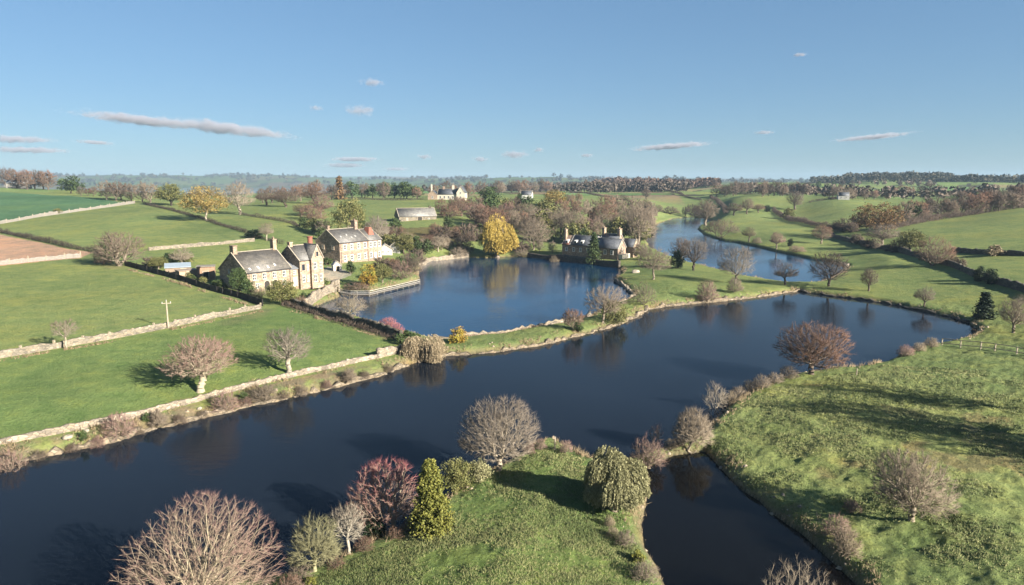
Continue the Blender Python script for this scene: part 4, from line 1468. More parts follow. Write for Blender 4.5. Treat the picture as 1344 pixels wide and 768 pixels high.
def house_b():
    t = thing('stone_house', 'tall plain stone house with pale windows and a red dormer on its slate roof', 'house', (-55.3, 218.5, 3.3), math.atan2(0.85, 0.53))
    L, W, ev, rg = 13.0, 11.0, 7.0, 10.9
    block_walls(t, 0, L, 0, W, ev, rg, ST_C)
    r = block_roof(t, 0, L, 0, W, ev, rg, SL_B)
    block_walls(t, L + 0.02, L + 6.6, 0.12, W - 0.6, ev - 0.2, rg - 0.7, ST_C, 'x', 'wing_wall')
    r2 = block_roof(t, L + 0.25, L + 6.6, 0.12, W - 0.6, ev - 0.2, rg - 0.7, SL_B)
    chimney(r, 0.4, W / 2, rg - 0.4, rg + 1.2, 0.8, 0.9, ST_C, 0)
    chimney(r, L - 0.7, W / 2, rg - 0.6, rg + 2.4, 1.3, 1.8, ST_C, 2)
    b = MB()
    q = [(L + 2.6, 2.2, 8.3), (L + 5.4, 2.2, 8.3), (L + 5.4, 5.0, 8.3), (L + 2.6, 5.0, 8.3)]
    b.hexa(q, [(L + 3.5, 2.8, 11.0), (L + 4.5, 2.8, 11.0), (L + 4.5, 4.6, 11.0), (L + 3.5, 4.6, 11.0)])
    b.build('dormer', RED, r2)
    for x, f in ((2.6, 0.4), (5.6, 0.5), (8.8, 0.35), (6.8, 0.28)):
        skylight(r, x, 0, ev, rg, W / 2, f, m_plain((0.5, 0.48, 0.44)))
    for z in (1.0, 4.6):
        for x in (2.2, 5.2, 8.4, 11.4):
            window(t, (x, 0, z), 1.1, 1.7, F, frame=WHITE)
        for x in (L + 1.3, L + 3.3, L + 5.4):
            if z > 2 or x != L + 3.3:
                window(t, (x, 0.12, z), 1.1, 1.7, F, frame=WHITE)
    door(t, (L + 3.3, 0.12, 0.2), 1.2, 2.4, F, WHITE)
    for y in (3.0, 7.5):
        window(t, (0, y, 4.8), 0.8, 1.2, L_)
    gutter(t, 0, L, 0, ev - 0.2, (0.5, L - 0.3))
    b = MB()
    b.box(-0.1, L + 0.05, -0.14, -0.002, 4.1, 4.3)
    b.build('string_course', SURR, t)
house_b()

def house_c():
    x0, y0 = 19.4, 263.5
    t = thing('lakeside_house', 'long dark roofed stone house on the far bank of the pond, behind a lone conifer', 'house', (x0, y0, 2.3), math.atan2(-0.58, 0.815))
    block_walls(t, 0.02, 13.8, 0, 7.0, 3.6, 6.8, ST_C)
    r = block_roof(t, 3.6, 13.8, 0, 7.0, 3.6, 6.8, SL_C, ridge_mat=m_plain((0.5, 0.46, 0.4)))
    r0 = block_roof(t, 0.1, 3.5, 0.02, 6.98, 3.6, 6.2, TILE)
    chimney(r0, 0.25, 2.2, 2.5, 9.0, 0.9, 1.3, ST_B, 1)
    for x in (1.8, 5.6, 8.4):
        b = MB()
        b.hexa([(x - 0.6, 0.3, 3.95), (x + 0.6, 0.3, 3.95), (x + 0.6, 2.2, 3.95), (x - 0.6, 2.2, 3.95)], [(x - 0.6, 0.3, 5.0), (x + 0.6, 0.3, 5.0), (x + 0.6, 2.6, 5.6), (x - 0.6, 2.6, 5.6)])
        d = b.build('dormer', WHITE, r0 if x < 3 else r)
        b = MB(); b.box(x - 0.4, x + 0.4, 0.24, 0.296, 4.15, 4.85); b.build('pane', m_glass(), d)
    for x in (2.0, 5.2, 8.2, 11.4):
        window(t, (x, 0, 1.1), 0.9, 1.3, F, frame=WHITE)
    # taller range behind with the two big stacks
    block_walls(t, 13.0, 20.5, 6.2, 11.6, 4.8, 7.6, ST_C, 'x', 'rear_wall')
    r3 = block_roof(t, 13.0, 20.5, 6.2, 11.6, 4.8, 7.6, SL_C, ridge_mat=m_plain((0.5, 0.46, 0.4)))
    chimney(r3, 13.4, 8.9, 7.0, 9.8, 1.0, 1.6, ST_B, 2)
    chimney(r3, 19.9, 8.9, 7.0, 9.6, 1.2, 1.8, ST_B, 2)
    # right wing with the sunlit gable
    block_walls(t, 13.9, 24.2, -0.7, 5.8, 3.2, 6.3, ST_C, 'x', 'gable_wall')
    r4 = block_roof(t, 13.9, 24.2, -0.7, 5.8, 3.2, 6.3, SL_C, ridge_mat=m_plain((0.5, 0.46, 0.4)))
    window(t, (24.2, 2.55, 1.5), 0.9, 2.0, R_)
    for x in (16.0, 19.0, 21.8):
        window(t, (x, -0.7, 0.9), 0.9, 1.5, F, frame=WHITE)
    block_walls(t, 22.0, 26.6, 7.2, 11.6, 3.4, 6.0, ST_B, 'x', 'annex_wall')
    block_roof(t, 22.0, 26.6, 7.2, 11.6, 3.4, 6.0, SL_C)
    window(t, (26.6, 9.2, 1.2), 0.9, 1.3, R_, frame=WHITE)
    b = MB(); b.box(24.35, 26.0, -0.4, 5.8, -0.6, 1.0); b.build('terrace', CREAM, t)
house_c()

def house_d():
    p = ground(562, 262)
    t = thing('hilltop_house', 'large cream house with dark roofs on the hilltop among trees', 'house', (p[0], p[1], p[2]), math.atan2(-0.12, 0.99))
    t.scale = (0.9, 0.9, 0.85)
    block_walls(t, 8.0, 24.5, 0, 9, 4.6, 9.4, CREAM)
    r = block_roof(t, 8.0, 24.5, 0, 9, 4.6, 9.4, SL_C)
    block_walls(t, 24.55, 31.5, -1.4, 9.6, 6.0, 11.6, CREAM, 'y', 'gable_wall')
    r2 = block_roof(t, 24.55, 31.5, -1.4, 9.6, 6.0, 11.6, SL_C, 'y')
    block_walls(t, 0, 7.9, -1.0, 7.6, 4.2, 8.0, ST_B, 'y', 'wing_wall')
    r3 = block_roof(t, 0, 7.9, -1.0, 7.6, 4.2, 8.0, SL_C, 'y')
    chimney(r3, 2.4, 3.0, 6.0, 13.0, 1.0, 1.2, CREAM, 1)
    chimney(r, 12.5, 4.5, 8.4, 11.2, 1.6, 1.2, ST_C, 2)
    chimney(r, 20.5, 4.5, 8.4, 12.2, 1.8, 1.2, CREAM, 3)
    for x in (10.5, 14.0, 17.5, 21.0):
        window(t, (x, 0, 1.0), 1.4, 2.2, F, frame=WHITE)
    window(t, (28.0, -1.4, 1.0), 1.4, 2.0, F, frame=WHITE)
    window(t, (28.0, -1.4, 5.0), 1.2, 1.8, F, frame=WHITE)
    window(t, (4.0, -1.0, 1.0), 1.2, 2.0, F, frame=WHITE)
house_d()

def barn_e():
    p = ground(524, 291)
    t = thing('stone_barn', 'long low stone barn with a pale slate roof above the pond gardens', 'barn', (p[0], p[1], p[2] - 0.2), math.atan2(0.40, 0.92))
    L, W, ev, rg = 19.0, 9.0, 2.6, 6.4
    block_walls(t, 0, L, 0, W, ev, rg, STONE_GREY)
    r = block_roof(t, 0, L, 0, W, ev, rg, SL_E)
    door(t, (L * 0.55, 0, 0.1), 2.2, 2.2, F, WOOD_DARK)
    window(t, (4.0, 0, 0.8), 0.8, 0.9, F)
    window(t, (15.0, 0, 0.8), 0.8, 0.9, F)
    chimney(r, L - 2.0, W / 2, 5.8, 7.2, 1.1, 0.8, STONE_DARK, 0)
barn_e()

def small(name, label, cat, px, py, heading, L, W, ev, rg, wm, rm, axis='x', flat=False, openings=((0.5, 'door'),), porch=False):
    p = ground(px, py)
    t = thing(name, label, cat, (p[0], p[1], p[2]), heading)
    if flat:
        b = MB(); b.box(0, L, 0, W, -0.6, ev); b.build('wall', wm, t)
        b = MB(); b.hexa([(-.2, -.3, ev), (L + .2, -.3, ev), (L + .2, W + .2, ev), (-.2, W + .2, ev)], [(-.2, -.3, ev + .15), (L + .2, -.3, ev + .15), (L + .2, W + .2, rg), (-.2, W + .2, rg)]); b.build('roof', rm, t)
    else:
        block_walls(t, 0, L, 0, W, ev, rg, wm, axis, z0=-0.6)
        block_roof(t, 0, L, 0, W, ev, rg, rm, axis, over=0.2, th=0.1)
    for f, k in openings:
        if k == 'door':
            door(t, (L * f, 0, 0), min(1.2, L * 0.3), min(2.0, ev * 0.8), F, WOOD_DARK)
        else:
            window(t, (L * f, 0, ev * 0.35), min(0.9, L * 0.25), ev * 0.4, F, frame=WHITE)
    return t
IRON = m_plain((0.36, 0.42, 0.46), 0.45, 0.15, 1.5)
small('open_shed', 'small shed with a bluish white metal roof at the end of the board fence', 'shed', 217.5, 362, 0.45, 6.0, 3.6, 2.0, 2.9, m_plain((0.30, 0.22, 0.15)), IRON, flat=True, openings=((0.72, 'door'),))
small('outbuilding', 'low tan outbuilding between the white roofed shed and the brick sheds', 'shed', 236, 366, 0.75, 4.6, 3.2, 1.9, 2.1, m_plain((0.46, 0.34, 0.23), 0.9), m_plain((0.36, 0.28, 0.2)), flat=True)
small('brick_shed', 'orange brown flat topped shed beside the gable of the long farmhouse', 'shed', 259, 367, 0.35, 4.2, 4.0, 3.2, 3.3, m_plain((0.40, 0.24, 0.155), 0.9), m_plain((0.30, 0.26, 0.2)), flat=True)
small('garden_cottage', 'little white gabled cottage with a blue grey roof among the pond gardens', 'cottage', 497, 335, 0.25, 5.0, 5.0, 2.1, 3.7, m_plain((0.56, 0.51, 0.44)), IRON, axis='y', openings=((0.3, 'window'), (0.7, 'window')))
small('garden_cottage', 'white conservatory gable to the right of the little white cottage', 'conservatory', 511, 332, 0.25, 4.0, 4.6, 2.2, 3.8, m_plain((0.55, 0.52, 0.47)), IRON, axis='y', openings=((0.5, 'window'),))
small('garden_shed', 'tiny white garden shed between the two big stone houses', 'shed', 438, 356, 0.5, 2.4, 2.2, 1.7, 2.7, m_plain((0.75, 0.66, 0.60)), m_plain((0.7, 0.62, 0.56)), axis='y')
small('white_house', 'small white house with a gable behind the slim dark yew', 'house', 683, 262, -0.2, 8.5, 7, 3.6, 6.6, WHITE, SL_C, openings=((0.3, 'window'), (0.7, 'door')))
small('white_cottage', 'tiny white cottage among hedges on the far right fields', 'cottage', 1100, 262, -0.3, 8, 7, 3.0, 5.6, m_plain((0.5, 0.48, 0.44)), SL_C, openings=((0.3, 'window'), (0.7, 'window')))
small('grey_barn', 'grey roofed farm building at the far left edge among ridge trees', 'barn', 8, 247, 0.3, 16, 9, 4, 7, m_plain((0.3, 0.27, 0.24)), m_plain((0.42, 0.44, 0.46), 0.5), openings=((0.5, 'door'),))
small('grey_barn', 'small pale roofed farm building right of the grey one on the left ridge', 'barn', 24, 246, 0.2, 10, 8, 4, 6.5, m_plain((0.36, 0.32, 0.28)), m_plain((0.5, 0.5, 0.5), 0.5), openings=((0.5, 'door'),))

# --- arched outflow wall at the corner of the pond, footbridge, garden furniture
def outflow():
    a, m, e = at_level(401, 401, 1.4), at_level(415, 389, 1.8), at_level(437, 378, 2.0)
    t = thing('arched_wall', 'curved pale stone wall with a small dark arch at the corner of the pond', 'wall', (float(e[0]), float(e[1]), 0.0))
    Q = []
    for i in range(41):
        s = i / 40
        Q.append((1 - s) ** 2 * a + 2 * s * (1 - s) * (2 * m - (a + e) / 2) + s * s * e)
    Q = np.array(Q) - e
    hh = 3.0 + 1.5 * np.linspace(0, 1, 41) ** 1.2
    link('stone_run', strip_mesh('stone_run', Q, np.full(41, -0.5), hh, 1.1, STONE_TAN, 81, 0.05, 0.03), t)
    d = unit(Q[-1] - Q[-4])
    n = np.array([d[1], -d[0]])
    if n[1] > 0:
        n = -n
    # the arch: a pier either side and a ring of stones, dark panel inside for the shade of the passage
    c = Q[-1] + d * 1.3
    r0, r1, sp = 0.85, 1.35, 1.3
    b = MB()
    P = lambda aa, z, dd: (c[0] + d[0] * aa + n[0] * dd, c[1] + d[1] * aa + n[1] * dd, z)
    k = 12
    ring = lambda r: [(-r, -0.5)] + [(-r * math.cos(pi * i / k), sp + r * math.sin(pi * i / k)) for i in range(k + 1)] + [(r, -0.5)]
    A, Bq = ring(r0), ring(r1)
    for i in range(len(A) - 1):
        q = [A[i], A[i + 1], Bq[i + 1], Bq[i]]
        b.hexa([P(x, z, 0.75) for x, z in q], [P(x, z, -0.6) for x, z in q])
    b.build('arch_ring', STONE_TAN, t)
    b = MB()
    b.hexa([P(x, z, -0.55) for x, z in A], [P(x, z, -0.62) for x, z in A])
    b.build('arch_shade_panel', WOOD_DARK, t)
    b = MB()
    o2 = [(-r1, 3.9), (r1 + 0.5, 3.9), (r1 + 0.5, sp + r1), (-r1, sp + r1)]
    b.hexa([P(x, z, 0.7) for x, z in o2], [P(x, z, -0.6) for x, z in o2])
    o2 = [(r1, sp + r1), (r1 + 0.5, sp + r1), (r1 + 0.5, -0.5), (r1, -0.5)]
    b.hexa([P(x, z, 0.7) for x, z in o2], [P(x, z, -0.6) for x, z in o2])
    b.build('arch_head', STONE_TAN, t)
outflow()

def footbridge():
    pts = [at_level(441, 379, 1.2), at_level(462, 384, 1.0), at_level(484, 384.5, 0.9), at_level(515, 377.5, 0.9), at_level(549, 369.5, 0.9)]
    t = thing('footbridge', 'low timber footbridge with a pale handrail along the edge of the pond', 'footbridge', (float(pts[0][0]), float(pts[0][1]), 0))
    o = pts[0]
    Q = refine([p - o for p in pts], 3, 1.4, 0.0, closed=False)
    deck, rail = MB(), MB()
    nr = unit(np.gradient(Q, axis=0))
    nr = np.stack([-nr[:, 1], nr[:, 0]], 1) * 0.55
    for i in range(len(Q) - 1):
        a, b = Q[i], Q[i + 1]
        q = [(*(a - nr[i]), 0.45), (*(b - nr[i + 1]), 0.45), (*(b + nr[i + 1]), 0.45), (*(a + nr[i]), 0.45)]
        deck.hexa(q, [(x, y, 0.6) for x, y, _ in q])
        for z in (1.0, 1.5):
            rail.bar((*(a - nr[i]), z), (*(b - nr[i + 1]), z), 0.09)
    deck.build('deck', WOOD_GREY, t)
    rail.build('handrail', m_plain((0.6, 0.55, 0.47), 0.8), t)
    for i in range(0, len(Q), 2):
        b = MB()
        b.tube((*(Q[i] - nr[i]), -0.9), (*(Q[i] - nr[i]), 1.6), 0.09, 0.08, 6)
        b.build('post', WOOD_GREY, t)
footbridge()

def cut_bush(px, py, r, h, lab, seed, name='clipped_bush'):
    p = ground(px, py)
    put_tree(name, lab, 'bush', p, h, r * 2, 'bush', '*green')
def garden_table():
    p = ground(412, 372)
    t = thing('garden_table', 'small white garden table on the lawn in front of the gabled cross wing', 'table', tuple(p), 0.4)
    b = MB(); b.tube((0, 0, 0.72), (0, 0, 0.78), 0.75, 0.75, 14); b.build('tabletop', WHITE, t)
    for i in range(4):
        a = pi / 4 + i * pi / 2
        b = MB(); b.bar((0.5 * math.cos(a), 0.5 * math.sin(a), -0.05), (0.3 * math.cos(a), 0.3 * math.sin(a), 0.72), 0.07); b.build('leg', WHITE, t)
garden_table()
def boulder(px, py, r, lab, mat, seed, name='boulder'):
    import bmesh
    p = ground(px, py)
    me = bpy.data.meshes.new(name)
    bm = bmesh.new()
    bmesh.ops.create_icosphere(bm, subdivisions=3, radius=1)
    rng = np.random.RandomState(seed)
    dirs = unit(rng.normal(0, 1, (9, 3)))
    for v in bm.verts:
        c = np.array(v.co)
        k = 1.0
        for d in dirs:
            k = min(k, 0.78 / max(0.2, float(c @ d))) if c @ d > 0.78 else k
        v.co = v.co * k * (1 + rng.normal(0, 0.015))
        v.co.z *= 0.62
    bm.to_mesh(me); bm.free()
    me.materials.append(mat)
    o = link(name, me, None, (p[0], p[1], p[2] + r * 0.2))
    o.scale = (r * 1.2, r * 0.85, r)
    o.rotation_euler = (0, 0, rng.rand() * 6)
    tag(o, lab, 'rock')
ROCK = m_stone((0.42, 0.37, 0.30), 1.5, 0.8)
boulder(834, 358, 1.3, 'pale boulder standing in for a white barrel, right end of the pond retaining wall', ROCK, 1)  # rock shape put where a white barrel stands
boulder(89, 575, 0.5, 'flat pale boulder on the grassy ledge of the left river bank', ROCK, 2)
boulder(262, 537, 0.35, 'small pale rock on the left bank below the leaning spreading tree', ROCK, 3)
boulder(113, 566, 0.4, 'small rock just right of the flat pale boulder on the left bank', ROCK, 5)
# ------------------------------------------------------------------ the trees and shrubs of the photograph
def grow(seed, n=1100, rt=0.26, **kw):
    d = dict(twigs=6, tl=0.55, tr=0.013, limb=0.05, base=0.18, mid=0.45, fork=0.18, bf=0.36)
    d.update(kw)
    return lambda h, w: tree_meshes(seed, h, w, n, rt, **d)
T = tree_at
# --- foreground, south bank
T('bare_tree', 'biggest bare tree, pale double trunk and pinkish tips, on the near left bank', 'tree', 262, 806, 222, 657, '', 'pink', (0.40, 0.33, 0.22),
  own=grow(1, 4600, 0.25, stems=2, fork=0.14, base=0.08, mid=0.36, tl=0.4, twigs=7, tr=0.007, limb=0.03, bf=0.36))
T('bare_tree', 'small olive green bare tree beside the biggest bare tree', 'tree', 413, 750, 74, 674, '', 'olive', (0.36, 0.33, 0.18), own=grow(2, 800, 0.13, base=0.15, mid=0.45, fork=0.25, tl=0.55))
T('bare_tree', 'slender pale birch-like bare tree left of the red tipped tree', 'tree', 458, 727, 50, 654, '', 'tan', (0.45, 0.40, 0.31), own=grow(3, 420, 0.10, base=0.2, mid=0.6, fork=0.3, leader=0.6, twigs=4))
T('bare_tree', 'bare tree with crimson red tips beside the yellow green conifer', 'tree', 508, 698, 100, 605, '', 'red', (0.38, 0.32, 0.22), own=grow(4, 1500, 0.19, base=0.15, mid=0.5, fork=0.2, stems=2))
T('bush', 'round dark green bush under the red tipped bare tree', 'bush', 493, 707, 34, 676, '', '*dark', own=lambda h, w: clump_acc(5, h, w, 7000, 0.13))
T('conifer', 'yellow green conical conifer on the foreground bank', 'conifer', 566, 702, 60, 606, '', '*lime', BK_BROWN, own=lambda h, w: conifer_acc(6, h, w, 1100, 0.19, droop=-0.3, top_pow=0.75, dens=26))
T('shrub', 'greyish olive shrub, larger of the pair right of the yellow green conifer', 'shrub', 601, 643, 44, 600, '', '*olive', own=lambda h, w: clump_acc(7, h, w, 9000, 0.13))
T('shrub', 'smaller olive shrub at the foot of the round grey bare tree', 'shrub', 630, 632, 30, 600, '', '*sage', own=lambda h, w: clump_acc(8, h, w, 5500, 0.13))
T('bare_tree', 'round grey pink bare tree on the tip of the foreground meadow', 'tree', 655, 618, 108, 520, '', 'grey', (0.40, 0.33, 0.24), own=grow(9, 2300, 0.24, base=0.1, mid=0.5, fork=0.16, twigs=7, tr=0.012))
T('willow', 'dense sage green willow by the little side pool', 'willow', 806, 670, 92, 580, '', '*sage', BK_TAN, own=lambda h, w: weeping_acc(10, h, w, 300, 6500, 0.16, 0.3))
T('bare_shrub', 'pinkish brushy bare shrub right of the sage green willow', 'shrub', 850, 612, 52, 572, '', 'pink', BK_TAN, own=lambda h, w: shrub_acc(11, h, w, 420))
T('bare_shrub', 'thin twiggy sapling behind the pinkish brushy shrub', 'sapling', 860, 588, 22, 556, '', 'pink', BK_PALE, own=lambda h, w: tree_meshes(12, h, w, 120, 0.07, twigs=4, base=0.3, mid=0.6, fork=0.3))
T('bare_tree', 'fan shaped straw coloured bare tree at the mouth of the side pool', 'tree', 908, 596, 58, 531, '', 'tan', (0.33, 0.27, 0.19), own=lambda h, w: tree_meshes(13, h, w, 1000, 0.12, twigs=7, tl=0.6, tr=0.014, stems=6, base=0.02, mid=0.3, fork=0.1, bf=0.4, shape='fan'))
T('bare_tree', 'small forked bare tree behind the fan shaped one on the right bank', 'tree', 938, 536, 36, 499, '', 'grey', BK_PALE, own=grow(14, 240, 0.10, twigs=5, base=0.15, mid=0.55))
T('bare_tree', 'broad rust red bare tree on the right river bank', 'tree', 1064, 491, 100, 418, '', 'rust', BK_BROWN, own=grow(15, 2000, 0.34, base=0.1, mid=0.45, fork=0.22, twigs=6, tl=0.7, tr=0.018, limb=0.06))
T('bare_tree', 'bushy bare tree standing alone in the near right pasture', 'tree', 1197, 686, 112, 588, '', 'tan', (0.30, 0.245, 0.17), own=grow(16, 1700, 0.22, base=0.16, mid=0.42, fork=0.24, twigs=7, tr=0.012))
T('bare_tree', 'bare treetop cut off by the bottom edge, right of the side pool', 'tree', 1042, 815, 118, 731, '', 'tan', (0.34, 0.28, 0.2), own=grow(17, 1500, 0.2, base=0.1, mid=0.4, twigs=6, tr=0.01, tl=0.45))
# --- left meadow
T('bare_tree', 'leaning spreading bare tree at the wall of the left meadow', 'tree', 263, 514, 100, 439, '', 'pink', (0.40, 0.34, 0.23), own=grow(18, 1900, 0.42, base=0.26, mid=0.52, fork=0.3, lean=0.12, twigs=6, tl=0.7, tr=0.016, limb=0.06))
T('bare_tree', 'slim grey bare tree right of the spreading one in the left meadow', 'tree', 379, 489, 66, 428, '', 'grey', (0.36, 0.31, 0.23), own=grow(19, 900, 0.32, base=0.25, mid=0.58, fork=0.35, twigs=6, tl=0.7, tr=0.013))
T('bare_tree', 'small sapling with a pale trunk by the posted stone wall', 'tree', 87, 458, 38, 419, '', 'tan', BK_PALE, own=grow(20, 330, 0.13, base=0.35, mid=0.7, fork=0.4, tr=0.013))
for i, (x, y, w, t, c, lab) in enumerate([
    (14, 616, 44, 584, 'pink', 'pale pink bank shrub at the left edge of the river'),
    (157, 574, 48, 538, 'pink', 'largest bare pink shrub on the left river bank'),
    (207, 560, 24, 536, 'tan', 'little bare shrub right of the largest pink bank shrub'),
    (295, 540, 40, 511, 'pink', 'bare tan shrub on the bank right of the leaning spreading tree'),
    (347, 527, 38, 502, 'tan', 'straggly bank shrub below the slim grey tree'),
    (457, 500, 22, 484, 'tan', 'low straw shrub at the bank left of the tall wall stretch')]):
    T('bare_shrub', lab, 'shrub', x, y, w, t, '', c, BK_TAN, own=lambda h, w, i=i: shrub_acc(30 + i, h, w, 330, tr=0.017))
T('bush', 'small green bush on the left bank ledge near the flat boulder', 'bush', 110, 578, 12, 565, 'bush', '*green')
T('bush', 'small green bush on the left bank ledge below the leaning tree', 'bush', 193, 553, 13, 541, 'bush', '*green')
T('bush', 'small green bush between the two bank shrubs under the spreading tree', 'bush', 320, 526, 14, 514, 'bush', '*green')
for i, (x, y, w, t, c) in enumerate([(52, 602, 24, 588, 'tan'), (95, 592, 18, 579, 'brown'), (128, 586, 20, 571, 'pink'), (182, 570, 16, 558, 'tan'), (236, 556, 20, 541, 'brown'), (266, 549, 16, 536, 'tan'),
                                     (322, 534, 18, 520, 'pink'), (372, 524, 18, 511, 'brown'), (396, 519, 20, 504, 'tan'), (428, 510, 16, 498, 'pink'), (478, 498, 18, 485, 'brown'), (510, 489, 16, 476, 'tan')]):
    T('bare_shrub', 'low scrubby bank bush under the long field wall, %s from the left' % ORD[i], 'shrub', x, y, w, t, 'twiggy', c, BK_BROWN, group='low scrub under the long field wall')
# --- dam between pond and river
T('willow', 'straw coloured weeping willow trailing to the water at the end of the dam', 'willow', 557, 474, 46, 439, '', '*straw', BK_TAN, own=lambda h, w: weeping_acc(40, h, w * 1.15, 200, 1900, 0.22, 1.1, 9))
T('bush', 'small round yellow bush on the grassy dam', 'bush', 601, 450, 27, 428, '', '*amber', own=lambda h, w: clump_acc(41, h, w, 1800, 0.25))
T('bare_tree', 'pale bare tree on the corner of the garden wall beside the pond', 'tree', 460, 420, 46, 385, '', 'tan', (0.42, 0.36, 0.25), own=grow(42, 520, 0.16, base=0.2, mid=0.5, fork=0.3, tr=0.018, tl=0.7))
T('bush', 'crimson pink bush at the end of the garden wall, upper one', 'bush', 510, 431, 30, 415, 'twiggy', 'red', (0.3, 0.14, 0.13))
T('bush', 'crimson pink bush spilling over the garden wall end, lower one', 'bush', 522, 442, 22, 424, 'twiggy', 'red', (0.3, 0.14, 0.13))
T('bush', 'dark evergreen bush between the pink bushes and the weeping willow', 'bush', 532, 452, 30, 433, 'bush', '*green')
T('bush', 'low bright green bush left of the weeping willow', 'bush', 545, 453, 20, 437, 'bush', '*green')
T('bush', 'round reddish brown bush on the dam', 'bush', 752, 433, 30, 404, '', 'rust', own=lambda h, w: tree_meshes(43, h, w, 420, 0.1, twigs=8, tl=0.55, tr=0.02, stems=5, base=0.05, mid=0.5, fork=0.15))
T('bush', 'small green bush at the foot of the round reddish one on the dam', 'bush', 759, 436, 16, 422, 'bush', '*green')
T('bare_tree', 'bare tree over evergreen undergrowth at the right end of the dam', 'tree', 792, 424, 60, 373, '', 'tan', BK_TAN, own=grow(44, 800, 0.22, base=0.25, mid=0.55, fork=0.25, tr=0.017, tl=0.8))
T('shrub', 'large olive evergreen shrub under the bare tree at the dam end', 'shrub', 806, 424, 42, 392, '', '*olive', own=lambda h, w: clump_acc(45, h, w, 3000, 0.3))
T('shrub', 'olive tan shrub on the tongue of grass by the pond corner', 'shrub', 845, 401, 38, 366, '', 'olive', BK_TAN, own=lambda h, w: shrub_acc(46, h, w, 420, tr=0.022))
T('bare_shrub', 'pinkish tan bush on the stone edge of the grass tongue', 'shrub', 927, 396, 34, 365, 'twiggy', 'pink', BK_TAN)
# --- tongue of grass between pond and far lake
T('bare_tree', 'spreading bare tree with a thin trunk on the tongue of grass, leftmost there', 'tree', 857, 367, 50, 322, '', 'tan', BK_TAN, own=grow(47, 800, 0.25, base=0.25, mid=0.5, fork=0.35, tr=0.02, tl=0.9))
T('bush', 'dark green holly on the lake side of the grass tongue', 'bush', 889, 352, 21, 327, 'bush', '*dark')
T('bare_tree', 'brown bare tree just behind the dark holly', 'tree', 893, 345, 32, 311, 'bare', 'brown', BK_BROWN)
T('bare_tree', 'leaning bare tree right of the dark holly', 'tree', 910, 355, 38, 312, 'bare', 'grey', BK_DARK)
T('bare_tree', 'tallest bare tree on the tongue of grass, against the lake', 'tree', 965, 372, 50, 322, '', 'grey', (0.30, 0.26, 0.2), own=grow(48, 1100, 0.3, base=0.18, mid=0.5, fork=0.22, tr=0.02, tl=0.9, limb=0.07))
T('bare_shrub', 'small tan shrub at the foot of the tallest tree on the tongue', 'shrub', 964, 384, 24, 362, 'twiggy', 'tan')
T('bare_tree', 'small dark bare tree at the narrow strip by the far lake', 'tree', 1030, 374, 33, 343, 'bare', 'grey', BK_DARK)
T('bare_tree', 'round dark bare tree at the right end of the far lake', 'tree', 1087, 376, 54, 328, '', 'dark', BK_DARK, own=grow(49, 1000, 0.3, base=0.12, mid=0.45, fork=0.2, tr=0.022, tl=0.9))
# --- far right meadow
T('bare_tree', 'small bare sapling in the far right meadow near the lake end', 'tree', 1140, 382, 24, 352, 'tall', 'tan', BK_BROWN)
T('bare_tree', 'little bare tree by the bank of the far right meadow', 'tree', 1213, 402, 26, 375, 'bare', 'grey', BK_BROWN)
T('conifer', 'dark blue green conifer near the right end of the river', 'conifer', 1291, 418, 27, 384, 'fir', '*dark', BK_DARK, wk=1.1)
T('bare_tree', 'tan bare tree at the right edge near the river end', 'tree', 1330, 437, 46, 386, 'bare', 'tan', BK_TAN)
T('bush', 'dark yew, left of the pair under the right stone wall', 'bush', 1284, 369, 13, 347, 'yew', '*dark')
T('bush', 'dark yew, right of the pair under the right stone wall', 'bush', 1301, 373, 15, 350, 'yew', '*dark')
T('bare_tree', 'greyish bare tree on the wall below the yellow oak', 'tree', 1157, 324, 44, 292, 'bare', 'grey', BK_TAN)
T('tree', 'ivy green tree between two bare trees on the right wall', 'tree', 1194, 330, 34, 301, 'leafy', '*olive', BK_DARK)
T('bare_tree', 'broad reddish bare tree beside the right stone wall', 'tree', 1224, 349, 56, 309, '', 'rust', BK_TAN, own=grow(50, 1100, 0.3, base=0.05, mid=0.45, fork=0.15, tr=0.025, tl=0.9, stems=2))
T('oak', 'golden orange oak on the right valley side', 'oak', 1149, 307, 66, 265, '', '*rust', BK_BROWN, own=lambda h, w: tree_meshes(51, h, w, 520, 0.4, twigs=2, leaves=34, ls=0.55, lspread=0.75, base=0.05, mid=0.45, fork=0.2))
T('shrub', 'tan rounded shrub at the head of the far right meadow', 'shrub', 1078, 320, 28, 295, 'bare', 'rust', BK_TAN)
T('bush', 'round yellow tan bush on the right hillside wall', 'bush', 1305, 336, 24, 320, 'bush', '*straw')
T('shrub', 'brown scrub beside the reddish bare tree at the wall', 'shrub', 1180, 329, 34, 312, 'twiggy', 'dark', BK_DARK)
T('shrub', 'dark scrub by the tan rounded shrub at the meadow head', 'shrub', 1108, 303, 30, 284, 'twiggy', 'dark', BK_DARK)
# --- far shore of the lake
T('bush', 'big rounded brown thicket on the spit of the far lake', 'thicket', 945, 313, 54, 285, '', 'brown', BK_BROWN, own=lambda h, w: tree_meshes(52, h, w, 700, 0.15, twigs=8, tl=1.1, tr=0.03, stems=9, base=0.0, mid=0.3, fork=0.1, shape='fan'))
T('bare_tree', 'tall pale bare tree at the narrow head of the far lake', 'tree', 926, 296, 34, 260, 'tall', 'tan', BK_TAN)
T('bare_tree', 'brown tree right of the big thicket on the lake shore', 'tree', 983, 317, 20, 296, 'bare', 'olive', BK_BROWN)
T('shrub', 'low brown shrub on the lake shore past the thicket', 'shrub', 993, 320, 15, 311, 'twiggy', 'brown')
T('bare_tree', 'pinkish bare tree on the right shore of the far lake', 'tree', 1019, 327, 22, 303, 'bare', 'pink', BK_TAN)
T('conifer', 'small dark cypress on the right shore of the far lake', 'conifer', 1037, 323, 7, 312, 'yew', '*dark')
